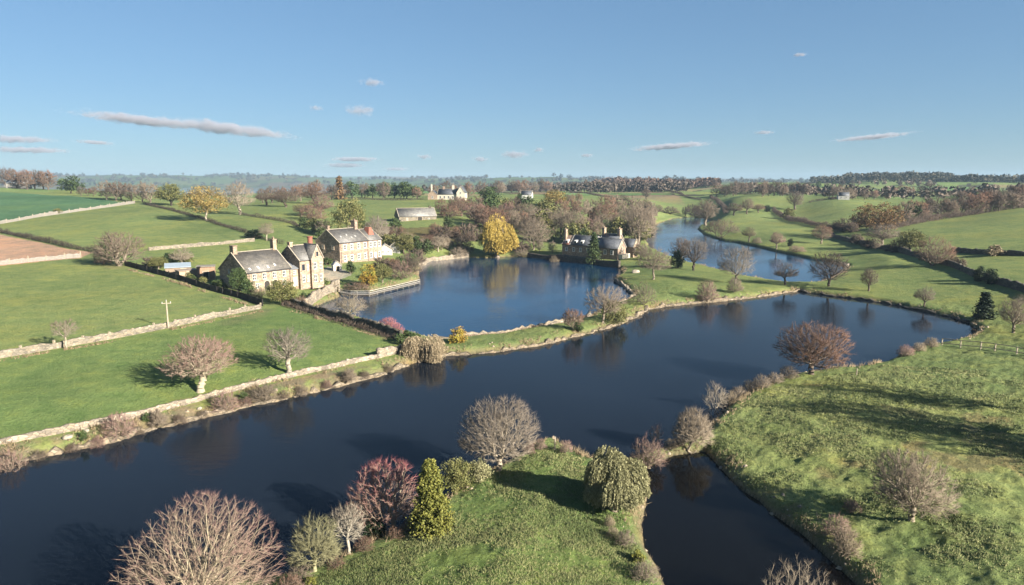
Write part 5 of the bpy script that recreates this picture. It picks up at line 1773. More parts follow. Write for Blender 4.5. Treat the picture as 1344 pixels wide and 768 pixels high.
T('shrub', 'tan low scrub on the lake shore right of the small cypress', 'shrub', 1045, 331, 26, 322, 'twiggy', 'pink')
T('bare_tree', 'short brown tree beyond the lake, left of the tall pale one', 'tree', 912, 286, 18, 270, 'bare', 'brown', BK_DARK)
T('bare_tree', 'wide brown tree beside the hedge beyond the lake', 'tree', 963, 283, 26, 265, 'bare', 'brown', BK_DARK)
T('bare_tree', 'tall brown tree in the clump beyond the lake', 'tree', 980, 281, 22, 259, 'bare', 'brown', BK_BROWN)
T('bare_tree', 'low brown tree at the right end of the clump beyond the lake', 'tree', 995, 279, 20, 267, 'bare', 'rust', BK_BROWN)
T('bush', 'dark round bush on the hedge bend beyond the lake', 'bush', 1007, 278, 10, 269, 'bush', '*dark')
T('bare_tree', 'tall greyish tree by the gate above the open shaded slope', 'tree', 1043, 275, 26, 250, 'tall', 'grey', BK_BROWN)
T('bush', 'dark rounded ivy bush at the bend of the tall hedge', 'bush', 1035, 288, 17, 272, 'bush', '*olive')
# --- pond gardens and houses
T('willow', 'bright golden yellow willow on the far bank of the pond', 'willow', 652, 337, 56, 282, '', '*yellow', BK_TAN, own=lambda h, w: weeping_acc(60, h, w, 240, 2600, 0.46, 0.5))
T('tree', 'yellow and amber small tree in the garden before the tall house', 'tree', 482, 376, 28, 343, '', '*amber', BK_BROWN, own=lambda h, w: clump_acc(61, h, w, 2600, 0.35, trunk=0.15))
T('bush', 'round green bush left of the yellow and amber tree', 'bush', 461, 359, 16, 341, 'bush', '*green')
T('tree', 'olive rounded shrub right of the yellow and amber tree', 'shrub', 502, 371, 26, 346, 'leafy', '*olive')
T('bare_shrub', 'large mauve brown shrub in the pond gardens', 'shrub', 527, 367, 36, 338, '', 'pink', BK_BROWN, own=lambda h, w: shrub_acc(62, h, w, 500, tr=0.03))
T('bare_shrub', 'brown straggling shrub on the bank by the footbridge end', 'shrub', 545, 358, 26, 335, 'twiggy', 'brown')
T('bare_shrub', 'russet low scrub behind the footbridge', 'shrub', 470, 380, 36, 369, 'twiggy', 'rust')
T('tree', 'leafy olive tree above the white cottage', 'tree', 530, 334, 26, 306, 'leafy', '*olive', BK_BROWN)
T('conifer', 'dark rounded cypress right of the olive tree above the cottage', 'conifer', 548, 333, 18, 307, 'yew', '*green')
T('bare_tree', 'bare tree with grey crown behind the tall stone house', 'tree', 494, 326, 40, 282, 'bare', 'grey', BK_PALE)
T('tree', 'large olive gold leafy tree behind the tall stone house', 'tree', 459, 312, 48, 260, '', '*olive', BK_TAN, own=lambda h, w: tree_meshes(63, h, w, 520, 0.35, twigs=1, leaves=34, ls=0.55, lspread=0.75, base=0.05, mid=0.5, fork=0.2))
T('bare_tree', 'pale pollarded tree behind the long slate roof', 'tree', 350, 316, 22, 290, 'bare', 'tan', BK_PALE)
T('bush', 'dark green bush beside the pollarded tree', 'bush', 334, 312, 26, 300, 'bush', '*dark')
T('tree', 'tall dark green tree at the left gable of the long farmhouse', 'tree', 314, 386, 24, 351, 'leafy', '*green', BK_DARK)
T('tree', 'rounded dark green shrub right of the tall green one at the farmhouse', 'shrub', 326, 388, 20, 366, 'bush', '*green')
T('tree', 'broad sage green tree in front of the farmhouse', 'tree', 371, 401, 40, 367, 'leafy', '*olive', BK_BROWN)
T('bare_shrub', 'reddish bare shrub between the sage tree and the arched wall', 'shrub', 393, 400, 24, 387, 'twiggy', 'rust')
T('shrub', 'brown green shrub under the farmhouse arches', 'shrub', 341, 391, 22, 375, 'twiggy', 'olive')
T('bush', 'clipped green bush before the gabled cross wing', 'bush', 421, 374, 22, 364, 'bush', '*green')
T('bush', 'dark green round bush at the left corner of the tall house', 'bush', 430, 348, 16, 337, 'bush', '*green')
T('bush', 'clipped hedge bush behind the board fence, nearest the farmhouse', 'bush', 289, 376, 20, 366, 'bush', '*green')
T('bush', 'clipped hedge bush behind the board fence, nearest the white roofed shed', 'bush', 252, 368, 18, 360, 'bush', '*green')
T('shrub', 'olive shrub left of the white roofed shed', 'shrub', 208, 353, 24, 337, 'leafy', '*olive')
T('conifer', 'dark spreading cedar behind the white roofed shed', 'conifer', 221, 350, 22, 331, 'bush', '*dark')
T('bare_tree', 'pale bare tree behind the white roofed shed', 'tree', 239, 351, 30, 323, 'bare', 'tan', BK_PALE)
T('bare_tree', 'large round brown bare tree at the corner of the ploughed field', 'tree', 157, 349, 66, 301, '', 'brown', BK_TAN, own=grow(64, 1500, 0.4, base=0.05, mid=0.45, fork=0.15, tr=0.026, tl=0.9, stems=3, limb=0.08))
T('bare_shrub', 'reddish scrub at the foot of the round brown tree', 'shrub', 136, 347, 26, 329, 'twiggy', 'rust')
T('oak', 'golden brown oak with a pale trunk at the pasture edge', 'oak', 271, 290, 62, 243, '', '*gold', BK_PALE, own=lambda h, w: tree_meshes(65, h, w, 520, 0.36, twigs=3, leaves=34, ls=0.55, lspread=0.75, base=0.25, mid=0.5, fork=0.3))
T('oak', 'olive brown oak left of the golden one on the ridge', 'oak', 225, 270, 36, 241, 'leafy', '*olive', BK_DARK)
T('bare_tree', 'tall grey tan bare tree right of the golden oak', 'tree', 315, 282, 46, 238, 'bare', 'tan', BK_PALE)
T('bush', 'little dark bush on the fence of the bluish green field', 'bush', 76, 281, 13, 273, 'bush', '*olive')
# --- lakeside house surroundings
T('conifer', 'tall green conifer standing in front of the lakeside house', 'conifer', 779, 344, 24, 305, '', '*green', BK_BROWN, own=lambda h, w: conifer_acc(66, h, w, 420, 0.5, dens=9))
T('bare_tree', 'broad bare tree on the lawn left of the lakeside house', 'tree', 700, 328, 48, 282, '', 'tan', BK_TAN, own=grow(67, 1300, 0.36, base=0.12, mid=0.48, fork=0.2, tr=0.026, tl=1.0))
T('bare_tree', 'tall bare tree at the right gable of the lakeside house', 'tree', 838, 329, 46, 268, 'tall', 'tan', BK_TAN)
T('bare_tree', 'bare tree immediately behind the lakeside house roofs', 'tree', 812, 315, 34, 279, 'bare', 'tan', BK_DARK)
T('conifer', 'large dark evergreen above the grove of bare trees', 'conifer', 641, 272, 26, 242, 'yew', '*green', BK_DARK)
T('conifer', 'small dark evergreen at the right foot of the large one', 'conifer', 655, 273, 12, 260, 'yew', '*green', BK_DARK)
T('conifer', 'slim dark yew in front of the small white house', 'conifer', 681, 277, 12, 251, 'yew', '*dark', BK_DARK)
T('oak', 'rounded golden tree right of the small white house', 'oak', 729, 271, 30, 249, 'leafy', '*gold', BK_BROWN)
T('bare_shrub', 'tan reeds and brushwood on the bank left of the golden willow', 'shrub', 602, 338, 28, 323, 'twiggy', 'tan')
T('bare_shrub', 'brushwood on the bank right of the golden willow', 'shrub', 684, 337, 24, 326, 'twiggy', 'tan')
T('bare_shrub', 'pale reed clump at the foot of the lakeside retaining wall', 'reeds', 727, 344, 18, 335, 'twiggy', 'straw')
for i, (x, y, wd, tp, k, c, b, lab) in enumerate([
    (590, 286, 34, 268, 'twiggy', 'rust', BK_BROWN, 'reddish thicket below the hilltop house'),
    (606, 284, 34, 259, 'bare', 'rust', BK_BROWN, 'reddish bare tree under the hilltop house'),
    (624, 292, 36, 266, 'bare', 'pink', BK_BROWN, 'pinkish bare tree between the barn and the large evergreen'),
    (648, 296, 36, 268, 'bare', 'brown', BK_BROWN, 'brown bare tree just below the large evergreen'),
    (668, 292, 34, 264, 'bare', 'pink', BK_BROWN, 'pinkish tree below the slim dark yew'),
    (690, 296, 40, 266, 'bare', 'tan', BK_TAN, 'tan bare tree below the small white house'),
    (708, 300, 40, 272, 'bare', 'tan', BK_TAN, 'tan tree behind the broad lawn tree, right side'),
    (736, 314, 34, 272, 'tall', 'tan', BK_TAN, 'tall tan tree left of the lakeside chimney'),
    (752, 318, 36, 276, 'bare', 'tan', BK_TAN, 'bare tree directly behind the lakeside chimney'),
    (768, 312, 26, 284, 'bare', 'pink', BK_BROWN, 'pinkish bare tree behind the lone conifer'),
    (790, 300, 42, 266, 'bare', 'rust', BK_BROWN, 'reddish brown domed tree behind the lakeside house'),
    (778, 296, 16, 270, 'bush', '*green', BK_DARK, 'dark ivy tree left of the reddish brown domed tree'),
    (825, 300, 30, 268, 'bare', 'tan', BK_TAN, 'tan tree right of the reddish domed tree'),
    (846, 312, 30, 278, 'tall', 'brown', BK_TAN, 'brown tree nearest the far lake behind the lakeside house'),
    (846, 286, 24, 264, 'bare', 'brown', BK_DARK, 'brown tree on the near shore at the head of the far lake'),
    (862, 283, 22, 268, 'bare', 'brown', BK_DARK, 'small brown tree on the far shore left of the lake head'),
    (880, 281, 26, 270, 'twiggy', 'brown', BK_DARK, 'brown scrub along the head of the far lake'),
    (818, 268, 16, 254, 'bare', 'dark', BK_DARK, 'small dark tree on the slope left of the far lake'),
    (848, 262, 14, 247, 'bare', 'brown', BK_DARK, 'lone brown tree on the green slope above the lake'),
    (560, 324, 28, 306, 'bare', 'rust', BK_BROWN, 'reddish brown tree below the long barn'),
    (575, 330, 28, 308, 'bare', 'tan', BK_PALE, 'pale tan bare tree on the bank under the long barn'),
    (507, 314, 24, 296, 'bare', 'rust', BK_BROWN, 'reddish bare tree left of the long barn'),
    (612, 318, 30, 304, 'twiggy', 'brown', BK_DARK, 'brown thicket on the slope left of the golden willow'),
    (410, 290, 40, 268, 'twiggy', 'rust', BK_BROWN, 'russet thicket in the paddocks behind the farmhouse'),
    (421, 285, 36, 255, 'bare', 'pink', BK_BROWN, 'mauve bare tree left of the olive gold tree'),
    (396, 284, 26, 266, 'bare', 'rust', BK_BROWN, 'rusty small tree at the end of the paddock hedge'),
    (375, 272, 38, 247, 'bare', 'brown', BK_BROWN, 'brown bare tree on the ridge behind the paddocks'),
    (350, 270, 34, 247, 'bare', 'brown', BK_BROWN, 'dark brown bare tree on the ridge right of the tall grey one'),
    (414, 268, 44, 240, 'bare', 'rust', BK_BROWN, 'russet tree with a pale trunk on the ridge')]):
    T('bare_tree' if k in ('bare', 'tall') else 'shrub', lab, 'tree' if k in ('bare', 'tall') else 'shrub', x, y, wd, tp, k, c, b)

# --- rows along ridges and hedgerows
BR = ('bare_tree', 'brown bare tree', 'far', 'brown', BK_BROWN, 1.0)
RU = ('bare_tree', 'russet bare tree', 'far', 'rust', BK_BROWN, 1.05)
TA = ('bare_tree', 'tan bare tree', 'far', 'tan', BK_TAN, 1.0)
DK = ('bare_tree', 'dark bare tree', 'far', 'dark', BK_DARK, 1.0)
OL = ('tree', 'olive leafy tree', 'farleaf', '*olive', BK_DARK, 1.0)
GR = ('tree', 'dark green tree', 'farleaf', '*green', BK_DARK, 0.9)
FI = ('conifer', 'dark conifer', 'farfir', '*dark', BK_DARK, 0.5)
SC_ = ('shrub', 'brown scrub', 'fartwig', 'brown', BK_DARK, 1.8)
tree_row([(0,246),(40,249),(72,249)], 7, (20, 27), [RU, BR], 'ridge trees at the far left', 'on the far left ridge', 1)
T('tree', 'dark green oak on the left ridge skyline', 'oak', 93, 254, 30, 230, 'farleaf', '*green', BK_DARK)
tree_row([(105,257),(128,258)], 3, (10, 14), [BR, RU], 'ridge trees at the far left', 'right of the dark green ridge oak', 2)
tree_row([(133,262),(205,266)], 6, (22, 28), [BR, TA], 'ridge trees behind the bluish green field', 'behind the bluish green field', 3)
tree_row([(428,262),(470,260),(552,261)], 13, (16, 24), [BR, GR, TA, DK, GR], 'hilltop trees left of the white house', 'in the hilltop row left of the cream house', 4)
tree_row([(540,262),(560,260),(620,259),(660,256)], 7, (16, 22), [BR, TA, RU], 'trees behind the hilltop house', 'in the row around the cream hilltop house', 5)
tree_row([(650,254),(720,252)], 8, (13, 18), [BR, TA, RU], 'skyline trees behind the small white house', 'on the skyline behind the small white house', 6)
T('conifer', 'pointed russet conifer on the hilltop skyline', 'conifer', 446, 262, 16, 232, 'farfir', '*rust', BK_DARK)
tree_row([(938,259),(960,257),(992,253)], 8, (13, 19), [BR, DK, TA], 'copse beyond the far lake', 'in the copse beyond the far lake', 7)
tree_row([(994,258),(1025,257),(1056,256)], 10, (15, 21), [BR, DK], 'dark copse right of the far lake', 'in the dark copse above the shaded slope', 8)
tree_row([(880,248),(915,246),(940,246)], 6, (8, 12), [BR, DK], 'trees under the wooded hill', 'along the foot of the wooded hill', 9)
tree_row([(1180,296),(1215,288),(1260,283),(1300,278),(1344,272)], 17, (20, 32), [BR, RU, DK, TA, GR, BR], 'woodland edge above the right hillside', 'in the wood above the right hillside', 10)
tree_row([(1195,284),(1240,277),(1300,270),(1350,266)], 12, (16, 24), [RU, BR, DK], 'back row of the wood above the right hillside', 'in the back row of that right hillside wood', 11)
tree_row([(1090,258),(1120,262),(1135,264)], 5, (12, 18), [TA, BR], 'trees beyond the yellow oak', 'in the clump behind the white cottage', 12)
tree_row([(1140,262),(1200,258),(1240,257)], 8, (12, 19), [BR, DK, RU], 'trees across the middle right fields', 'across the middle right fields', 13)
tree_row([(1050,247),(1120,246)], 7, (6, 10), [BR, DK, GR], 'hedgerow trees on the far right fields', 'in the far hedgerow beneath the right hill', 14)
tree_row([(1230,262),(1290,255),(1344,252)], 9, (9, 14), [BR, DK], 'hedgerow trees at the far right', 'in the far hedgerow at the right edge', 15)
tree_row([(858,286),(838,294)], 3, (14, 20), [BR, TA], 'waterside trees at the head of the far lake', 'at the left shore of the lake head', 16)
tree_row([(1096,303),(1120,306)], 3, (10, 14), [SC_], 'scrub beside the yellow oak', 'beside the golden orange oak', 17)
tree_row([(740,268),(760,266)], 3, (10, 14), [BR, RU], 'small trees on the slope behind the grove', 'right of the rounded golden tree', 18)

# --- shrubs and dead stems along the near banks
for i, (x, y, wd, tp, c) in enumerate([(956,530,26,512,'straw'),(968,522,24,505,'tan'),(984,515,26,497,'straw'),(1000,509,26,491,'tan'),(1016,503,24,487,'tan'),(1034,497,28,478,'tan')]):
    T('bare_shrub', ['straw bank shrub', 'tan bank shrub'][c == 'tan'] + ', ' + ORD[i] + ' from the left between the forked tree and the rust red tree', 'shrub', x, y, wd, tp, 'twiggy', c, BK_TAN, group='tan shrubs along the right river bank')
for i, (x, y, wd, tp) in enumerate([(1188,467,24,452),(1206,461,20,448),(1222,456,20,441)]):
    T('bare_shrub', 'pale reedy shrub on the pasture shore, %s from the left' % ORD[i], 'shrub', x, y, wd, tp, 'twiggy', ['pink', 'straw', 'straw'][i], BK_TAN, group='reedy shrubs at the pasture shore')
for i, (x, y, wd, tp, c) in enumerate([(694,596,18,578,'pink'),(709,590,18,574,'pink'),(742,594,20,576,'pink')]):
    T('bare_shrub', 'dead stalky clump at the foreground meadow tip, %s from the left' % ORD[i], 'shrub', x, y, wd, tp, 'twiggy', c, BK_TAN, group='stalky clumps at the meadow tip')
for i, (x, y, wd, tp, c) in enumerate([(1098,706,40,672,'pink'),(1110,730,44,690,'straw'),(1118,672,24,655,'pink')]):
    T('bare_shrub', ['pink bramble clump on the steep bank of the side pool', 'straw grass clump on the steep bank of the side pool', 'small pink bramble above the steep pool bank'][i], 'shrub', x, y, wd, tp, 'twiggy', c, BK_TAN)
for i, (x, y, wd, tp, c) in enumerate([(820,715,30,694,'tan'),(838,738,22,722,'*lime'),(846,760,44,738,'tan'),(804,705,18,690,'straw'),(800,690,16,676,'straw'),(880,590,20,574,'straw'),(892,586,16,572,'tan')]):
    T('bush' if c[0] == '*' else 'bare_shrub', ['tan bramble on the pool bank under the willow', 'little yellow green bush on the pool bank', 'tan scrub at the bottom edge by the pool', 'lower strip of dry grass by the willow trunk',
      'upper strip of dry grass by the willow trunk', 'straw grass on the narrow neck between river and pool', 'tan tuft at the right end of the narrow neck'][i], 'shrub', x, y, wd, tp, 'bush' if c[0] == '*' else 'twiggy', c, BK_TAN)
for i, (x, y, wd, tp, c) in enumerate([(392,765,40,740,'tan'),(440,745,26,726,'rust'),(478,722,30,704,'rust'),(520,706,24,690,'rust'),(534,698,22,682,'tan'),(380,780,40,752,'rust')]):
    T('bare_shrub', 'brown undergrowth on the foreground bank, %s from the left' % ORD[[1, 2, 3, 4, 5, 0][i]], 'shrub', x, y, wd, tp, 'twiggy', c, BK_BROWN, group='undergrowth along the foreground bank')
T('bush', 'tiny lime green bush at the bottom edge right of the big bare tree', 'bush', 409, 768, 16, 755, 'bush', '*lime')

# --- trees just outside the frame whose long shadows cross the right pasture
for i, (x, y, z, h, w) in enumerate([(60, 66, 4.0, 12, 10), (66, 57, 4.2, 13, 11), (64, 76, 4.0, 11, 9)]):
    put_tree('bare_tree', 'bare tree out of sight beyond the right edge of the near pasture', 'tree', (x, y, hz(x, y)), h, w, 'bare', 'tan', BK_TAN, group='trees beyond the right edge')

# --- denser grove behind the lakeside house and gardens
tree_row([(640,306),(690,302),(730,306)], 7, (24, 32), [TA, BR, RU, OL], 'grove of bare trees behind the pond', 'in the low grove behind the pond lawn', 21)
tree_row([(640,284),(700,284),(760,288),(800,284)], 11, (22, 30), [RU, BR, TA, GR, OL], 'grove of bare trees behind the pond', 'in the grove under the white house', 22)
tree_row([(742,322),(790,312),(850,322)], 7, (28, 38), [TA, BR, OL], 'grove of bare trees behind the lakeside house', 'directly behind the lakeside house', 23)
tree_row([(800,282),(830,286),(856,292)], 6, (20, 28), [BR, TA], 'grove of bare trees behind the lakeside house', 'by the lake left of its head', 24)
tree_row([(560,312),(600,314),(632,318)], 5, (15, 22), [SC_, RU], 'brush on the slope below the barn', 'on the brushy slope below the barn', 25)
tree_row([(575,282),(610,276),(632,278)], 5, (16, 24), [RU, BR], 'trees below the hilltop house', 'just below the cream hilltop house', 26)
tree_row([(520,350),(540,346),(556,344)], 4, (14, 20), [SC_, BR], 'shrubs of the pond garden', 'in the pond garden by the water', 27)
tree_row([(336,268),(384,264),(420,262)], 6, (18, 26), [BR, RU, TA], 'ridge trees right of the golden oak', 'on the ridge right of the golden oak', 28)
tree_row([(1240,345),(1262,350)], 2, (8, 12), [SC_], 'scrub along the right stone wall', 'along the right stone wall', 29)
tree_row([(1120,296),(1180,300)], 4, (12, 18), [SC_, DK], 'undergrowth beneath the hillside wood', 'under the golden orange oak', 30)

# --- woods and hedgerow timber too far off to count
def far_wood(name, label, px0, px1, d0, d1, n, hgt, c, seed, patch=0.0, leaf='brown'):
    rng = np.random.RandomState(seed)
    m = n * 6
    a = np.arctan((rng.uniform(px0, px1, m) - CX) / FPX)
    D = rng.uniform(d0, d1, m)
    x, y = D * np.sin(a), D * np.cos(a)
    keep = _vnoise(x / 130, y / 130, seed + 50) > patch
    z = height(x, y, np.full(m, 1e4), fine=False)
    keep &= z > 1.5
    x, y, z = x[keep][:n], y[keep][:n], z[keep][:n]
    k = 55
    h = hgt * rng.uniform(0.65, 1.25, len(x))
    d = unit(rng.normal(0, 1, (len(x), k, 3)))
    r = rng.rand(len(x), k, 1) ** 0.4
    q = d * r * np.stack([h * 0.5, h * 0.5, h * 0.45], 1)[:, None]
    q[..., 2] += (h * 0.55)[:, None]
    C = np.stack([x, y, z], 1)[:, None] + q
    tone = np.clip(np.repeat(rng.normal(0.5, 0.25, len(x)), k) + rng.normal(0, 0.1, len(x) * k), 0, 1)
    ac = Acc()
    V, F_ = leaf_quads(rng, C.reshape(-1, 3), 1.0, 0.2)
    s = np.repeat(np.repeat(h * 0.3, k), 4)[:, None]
    cc = np.repeat(C.reshape(-1, 3), 4, 0)
    ac.add((cc + (V - cc) * s, F_), np.repeat(tone, 4))
    B = np.stack([x, y, z - 0.5], 1)
    ac.add(prisms(B, B + np.stack([x * 0, x * 0, h * 0.6], 1), h * 0.03, h * 0.01, 3), 0.2)
    o = link(name, ac.mesh(name, [m_leaf(*c)]))
    tag(o, label, 'wood', None, 'stuff')
WB = ((0.10, 0.076, 0.055), (0.16, 0.12, 0.088))
WR = ((0.13, 0.08, 0.056), (0.19, 0.125, 0.085))
WD = ((0.05, 0.05, 0.03), (0.10, 0.085, 0.05))
far_wood('wooded_hilltop', 'russet wood covering the hilltop beyond the far lake', 780, 940, 1130, 1500, 520, 13, WR, 101, -0.35)
far_wood('far_wood', 'dark wood at the foot of the russet wooded hill', 770, 900, 920, 1010, 110, 12, WB, 102, -2)
far_wood('wooded_ridge', 'dark wooded ridge on the right skyline', 1060, 1345, 1420, 1900, 560, 13, WD, 103, -0.25)
far_wood('far_wood', 'scattered brown hedgerow trees over the far right fields', 960, 1400, 680, 1350, 150, 10, WB, 104, 0.42)
far_wood('far_wood', 'scattered trees over the low country beyond the hilltop house', 480, 800, 800, 2600, 300, 13, WB, 105, 0.15)
far_wood('far_wood', 'dark copses on the blue hills across the estuary', -80, 560, 3900, 5400, 420, 20, WD, 106, 0.2)
far_wood('far_wood', 'hazy woods on the low skyline behind the grove', 560, 1080, 3000, 5200, 380, 20, WD, 107, 0.1)
far_wood('far_wood', 'brown trees falling away behind the left ridge', -120, 480, 780, 1350, 60, 8, WB, 108, 0.4)

# --- rough grass of the two near pastures
def tussocks():
    rng = np.random.RandomState(77)
    n = 260000
    D = np.exp(rng.uniform(math.log(36), math.log(120), n))
    a = np.radians(rng.uniform(-25, 43, n))
    x, y = D * np.sin(a), D * np.cos(a)
    P = np.stack([x, y], 1)
    sd = shore_dist(P)
    ok = (sd > 0.35) & ((in_poly(P, pxpoly([(905,598),(960,540),(1030,503),(1135,487),(1212,463),(1250,456),(1420,470),(1600,500),(1700,1000),(1350,1000),(1140,785),(1000,660)])))
          | in_poly(P, pxpoly([(380,770),(520,712),(642,628),(726,584),(770,606),(800,640),(840,720),(870,790),(900,980),(500,1100),(350,900)])))
    ok &= (_vnoise(x / 3.0, y / 3.0, 61) + _vnoise(x / 11, y / 11, 62) * 0.7 + rng.normal(0, 0.35, n)) > 0.05
    x, y = x[ok], y[ok]
    z = height(x, y)
    D = D[ok]
    k = 4
    A = np.repeat(np.stack([x, y, z - 0.03], 1), k, 0) + rng.normal(0, 0.10, (len(x) * k, 3)) * np.array([1, 1, 0])
    d = unit(rng.normal(0, 0.55, (len(A), 3)) + np.array([0, 0, 0.9]))
    V, F_ = spikes(A, d, rng.uniform(0.08, 0.30, len(A)), np.repeat(0.016 + 0.0003 * D, k))
    ac = Acc()
    dry = np.clip(0.45 + 0.3 * _vnoise(A[:, 0] / 6, A[:, 1] / 6, 63) + rng.normal(0, 0.22, len(A)), 0, 1)
    ac.add((V, F_), np.repeat(dry, 4))
    o = link('rough_grass', ac.mesh('rough_grass', [m_leaf((0.15, 0.19, 0.06), (0.29, 0.28, 0.115))]))
    tag(o, 'rough tussocky grass of the near pastures', 'grass', None, 'stuff')
tussocks()

def bank_cover():
    """Dry grass and loose stones along the near water's edge."""
    rng = np.random.RandomState(78)
    A, Bs = [], []
    for key, poly in WXY.items():
        L = np.linalg.norm(np.roll(poly, -1, 0) - poly, axis=1)
        for i in range(len(poly)):
            D = np.linalg.norm(poly[i])
            if D > 260 or poly[i][1] < 25:
                continue
            m = rng.poisson(L[i] * 30 * min(1.0, 90 / D))
            A.append(poly[i] + (poly[(i + 1) % len(poly)] - poly[i]) * rng.rand(m, 1) + rng.normal(0, 1.0, (m, 2)))
            m = rng.poisson(L[i] * 1.3)
            Bs.append(poly[i] + (poly[(i + 1) % len(poly)] - poly[i]) * rng.rand(m, 1) + rng.normal(0, 1.1, (m, 2)))
    nb0 = sum(len(q) for q in A)
    for line in ([(0,586),(100,567),(200,546),(300,518),(365,501),(440,486),(495,474)], [(0,579),(100,560),(200,539),(300,511),(365,495)], [(0,474),(140,450),(221,434),(342,409)],
                 [(0,466),(140,442),(221,426),(342,401)], [(376,407),(420,419),(470,434),(520,449)], [(164,353),(235,372),(345,406)]):
        q = path_xy(line, 5, 0.25, None, 0.2)
        m = np.repeat(np.arange(len(q)), rng.poisson(2.2, len(q)))
        A.append(q[m] + rng.normal(0, 0.22, (len(m), 2)))
    A, Bs = np.concatenate(A), np.concatenate(Bs)
    sd = shore_dist(A)
    ok = (sd > 0.05) & ((sd < 2.4) | (np.arange(len(A)) > nb0)) & (_vnoise(A[:, 0] / 2.6, A[:, 1] / 2.6, 71) + rng.normal(0, 0.2, len(A)) > 0.05)
    A = A[ok]
    z = height(A[:, 0], A[:, 1])
    k = 4
    D = np.linalg.norm(A, axis=1)
    Q = np.repeat(np.stack([A[:, 0], A[:, 1], z - 0.04], 1), k, 0) + rng.normal(0, 0.09, (len(A) * k, 3)) * np.array([1, 1, 0])
    d = unit(rng.normal(0, 0.45, (len(Q), 3)) + np.array([0, 0, 0.9]))
    ac = Acc()
    ac.add(spikes(Q, d, np.clip(0.42 + 0.4 * _vnoise(Q[:, 0] / 3.5, Q[:, 1] / 3.5, 73), 0.12, 1) * rng.uniform(0.5, 1.5, len(Q)), np.repeat(0.014 + 0.00028 * D, k)), np.repeat(np.clip(rng.normal(0.5, 0.25, len(Q)), 0, 1), 4))
    tag(link('bank_grass', ac.mesh('bank_grass', [m_leaf((0.26, 0.19, 0.10), (0.38, 0.29, 0.17))])), 'dry straw coloured grass along the water edges and wall feet', 'grass', None, 'stuff')
    sd = shore_dist(Bs)
    Bs = Bs[(sd > -0.25) & (sd < 3.0)]
    z = np.maximum(height(Bs[:, 0], Bs[:, 1]), -0.05)
    n = len(Bs)
    oc = unit(np.array([(1,0,0),(-.6,.8,0),(-.6,-.8,0),(.3,.3,.9),(-.4,.1,.9),(0,-.5,.8)], float))
    fc = np.array([(0,1,3),(1,4,3),(1,2,4),(2,5,4),(2,0,5),(0,3,5),(3,4,5)])
    s = (0.10 + 0.30 * rng.rand(n) ** 3)[:, None, None]
    an = rng.rand(n) * 6.3
    R = np.zeros((n, 3, 3))
    R[:, 0, 0], R[:, 0, 1], R[:, 1, 0], R[:, 1, 1], R[:, 2, 2] = np.cos(an), -np.sin(an), np.sin(an), np.cos(an), rng.uniform(0.6, 1, n)
    V = np.einsum('nij,kj->nki', R, oc) * s * rng.uniform(0.75, 1.25, (n, 6, 1)) + np.stack([Bs[:, 0], Bs[:, 1], z - 0.03], 1)[:, None]
    F_ = (np.arange(n)[:, None, None] * 6 + fc[None]).reshape(-1, 3)
    me = mesh_arrays('bank_rubble', V.reshape(-1, 3), [F_], [m_stone((0.38, 0.31, 0.23), 1.2, 0.8)])
    tag(link('bank_rubble', me), 'loose stones and rubble along the water edges', 'rubble', None, 'stuff')
bank_cover()

# --- fuller planting round the houses, the pond gardens and the lakeside house
tree_row([(395,300),(430,312),(420,318)], 5, (16, 24), [OL, TA, GR], 'trees behind the farmhouse', 'between the farmhouse and the tall house roofs', 31)
tree_row([(480,306),(505,312),(530,314)], 6, (13, 19), [TA, RU, OL, BR], 'trees around the tall stone house', 'behind the right end of the tall stone house', 32)
tree_row([(500,352),(520,356),(542,352)], 6, (14, 20), [OL, SC_, GR, RU], 'shrubs of the pond garden', 'before the white cottage by the pond', 33)
tree_row([(505,328),(540,330),(562,334)], 6, (16, 26), [GR, OL, TA], 'trees of the pond garden', 'behind the white cottage by the pond', 34)
tree_row([(566,330),(590,328),(620,332)], 6, (14, 22), [SC_, BR, TA], 'brush on the pond bank', 'on the bank left of the golden willow', 35)
tree_row([(672,330),(720,330),(735,334)], 4, (12, 18), [SC_, TA], 'brush on the pond bank', 'on the bank right of the golden willow', 36)
tree_row([(690,316),(740,318),(770,322)], 5, (18, 26), [TA, BR, GR], 'trees left of the lakeside house', 'on the lawn left of the lakeside house', 37)
tree_row([(815,332),(835,338),(848,344)], 4, (16, 24), [TA, OL], 'trees right of the lakeside house', 'at the right end of the lakeside house', 38)
tree_row([(616,296),(660,302),(700,310)], 6, (24, 32), [BR, TA, RU], 'grove of bare trees behind the pond', 'between the barn and the broad lawn tree', 39)
tree_row([(440,330),(455,326)], 2, (10, 14), [GR], 'bushes beside the tall house', 'against the left gable of the tall house', 40)
tree_row([(232,362),(270,374),(305,386)], 5, (8, 12), [GR, OL], 'shrubs behind the board fence', 'behind the dark board fence', 41)
tree_row([(350,394),(385,398),(405,392)], 4, (10, 16), [OL, RU, GR], 'shrubs of the farmhouse garden', 'in the front garden of the farmhouse', 42)
tree_row([(196,352),(230,346),(250,348)], 4, (12, 18), [OL, TA, SC_], 'trees behind the white roofed shed', 'behind the white roofed shed', 43)
tree_row([(895,284),(930,280)], 4, (10, 16), [BR, DK], 'trees at the head of the far lake', 'across the head of the far lake', 44)
tree_row([(846,296),(852,306),(846,318)], 4, (22, 30), [TA, BR], 'trees between lakeside house and far lake', 'on the left shore of the far lake', 45)
tree_row([(1112,318),(1150,328),(1180,334)], 4, (12, 18), [SC_, TA], 'trees along the right stone wall', 'by the wall below the golden orange oak', 46)

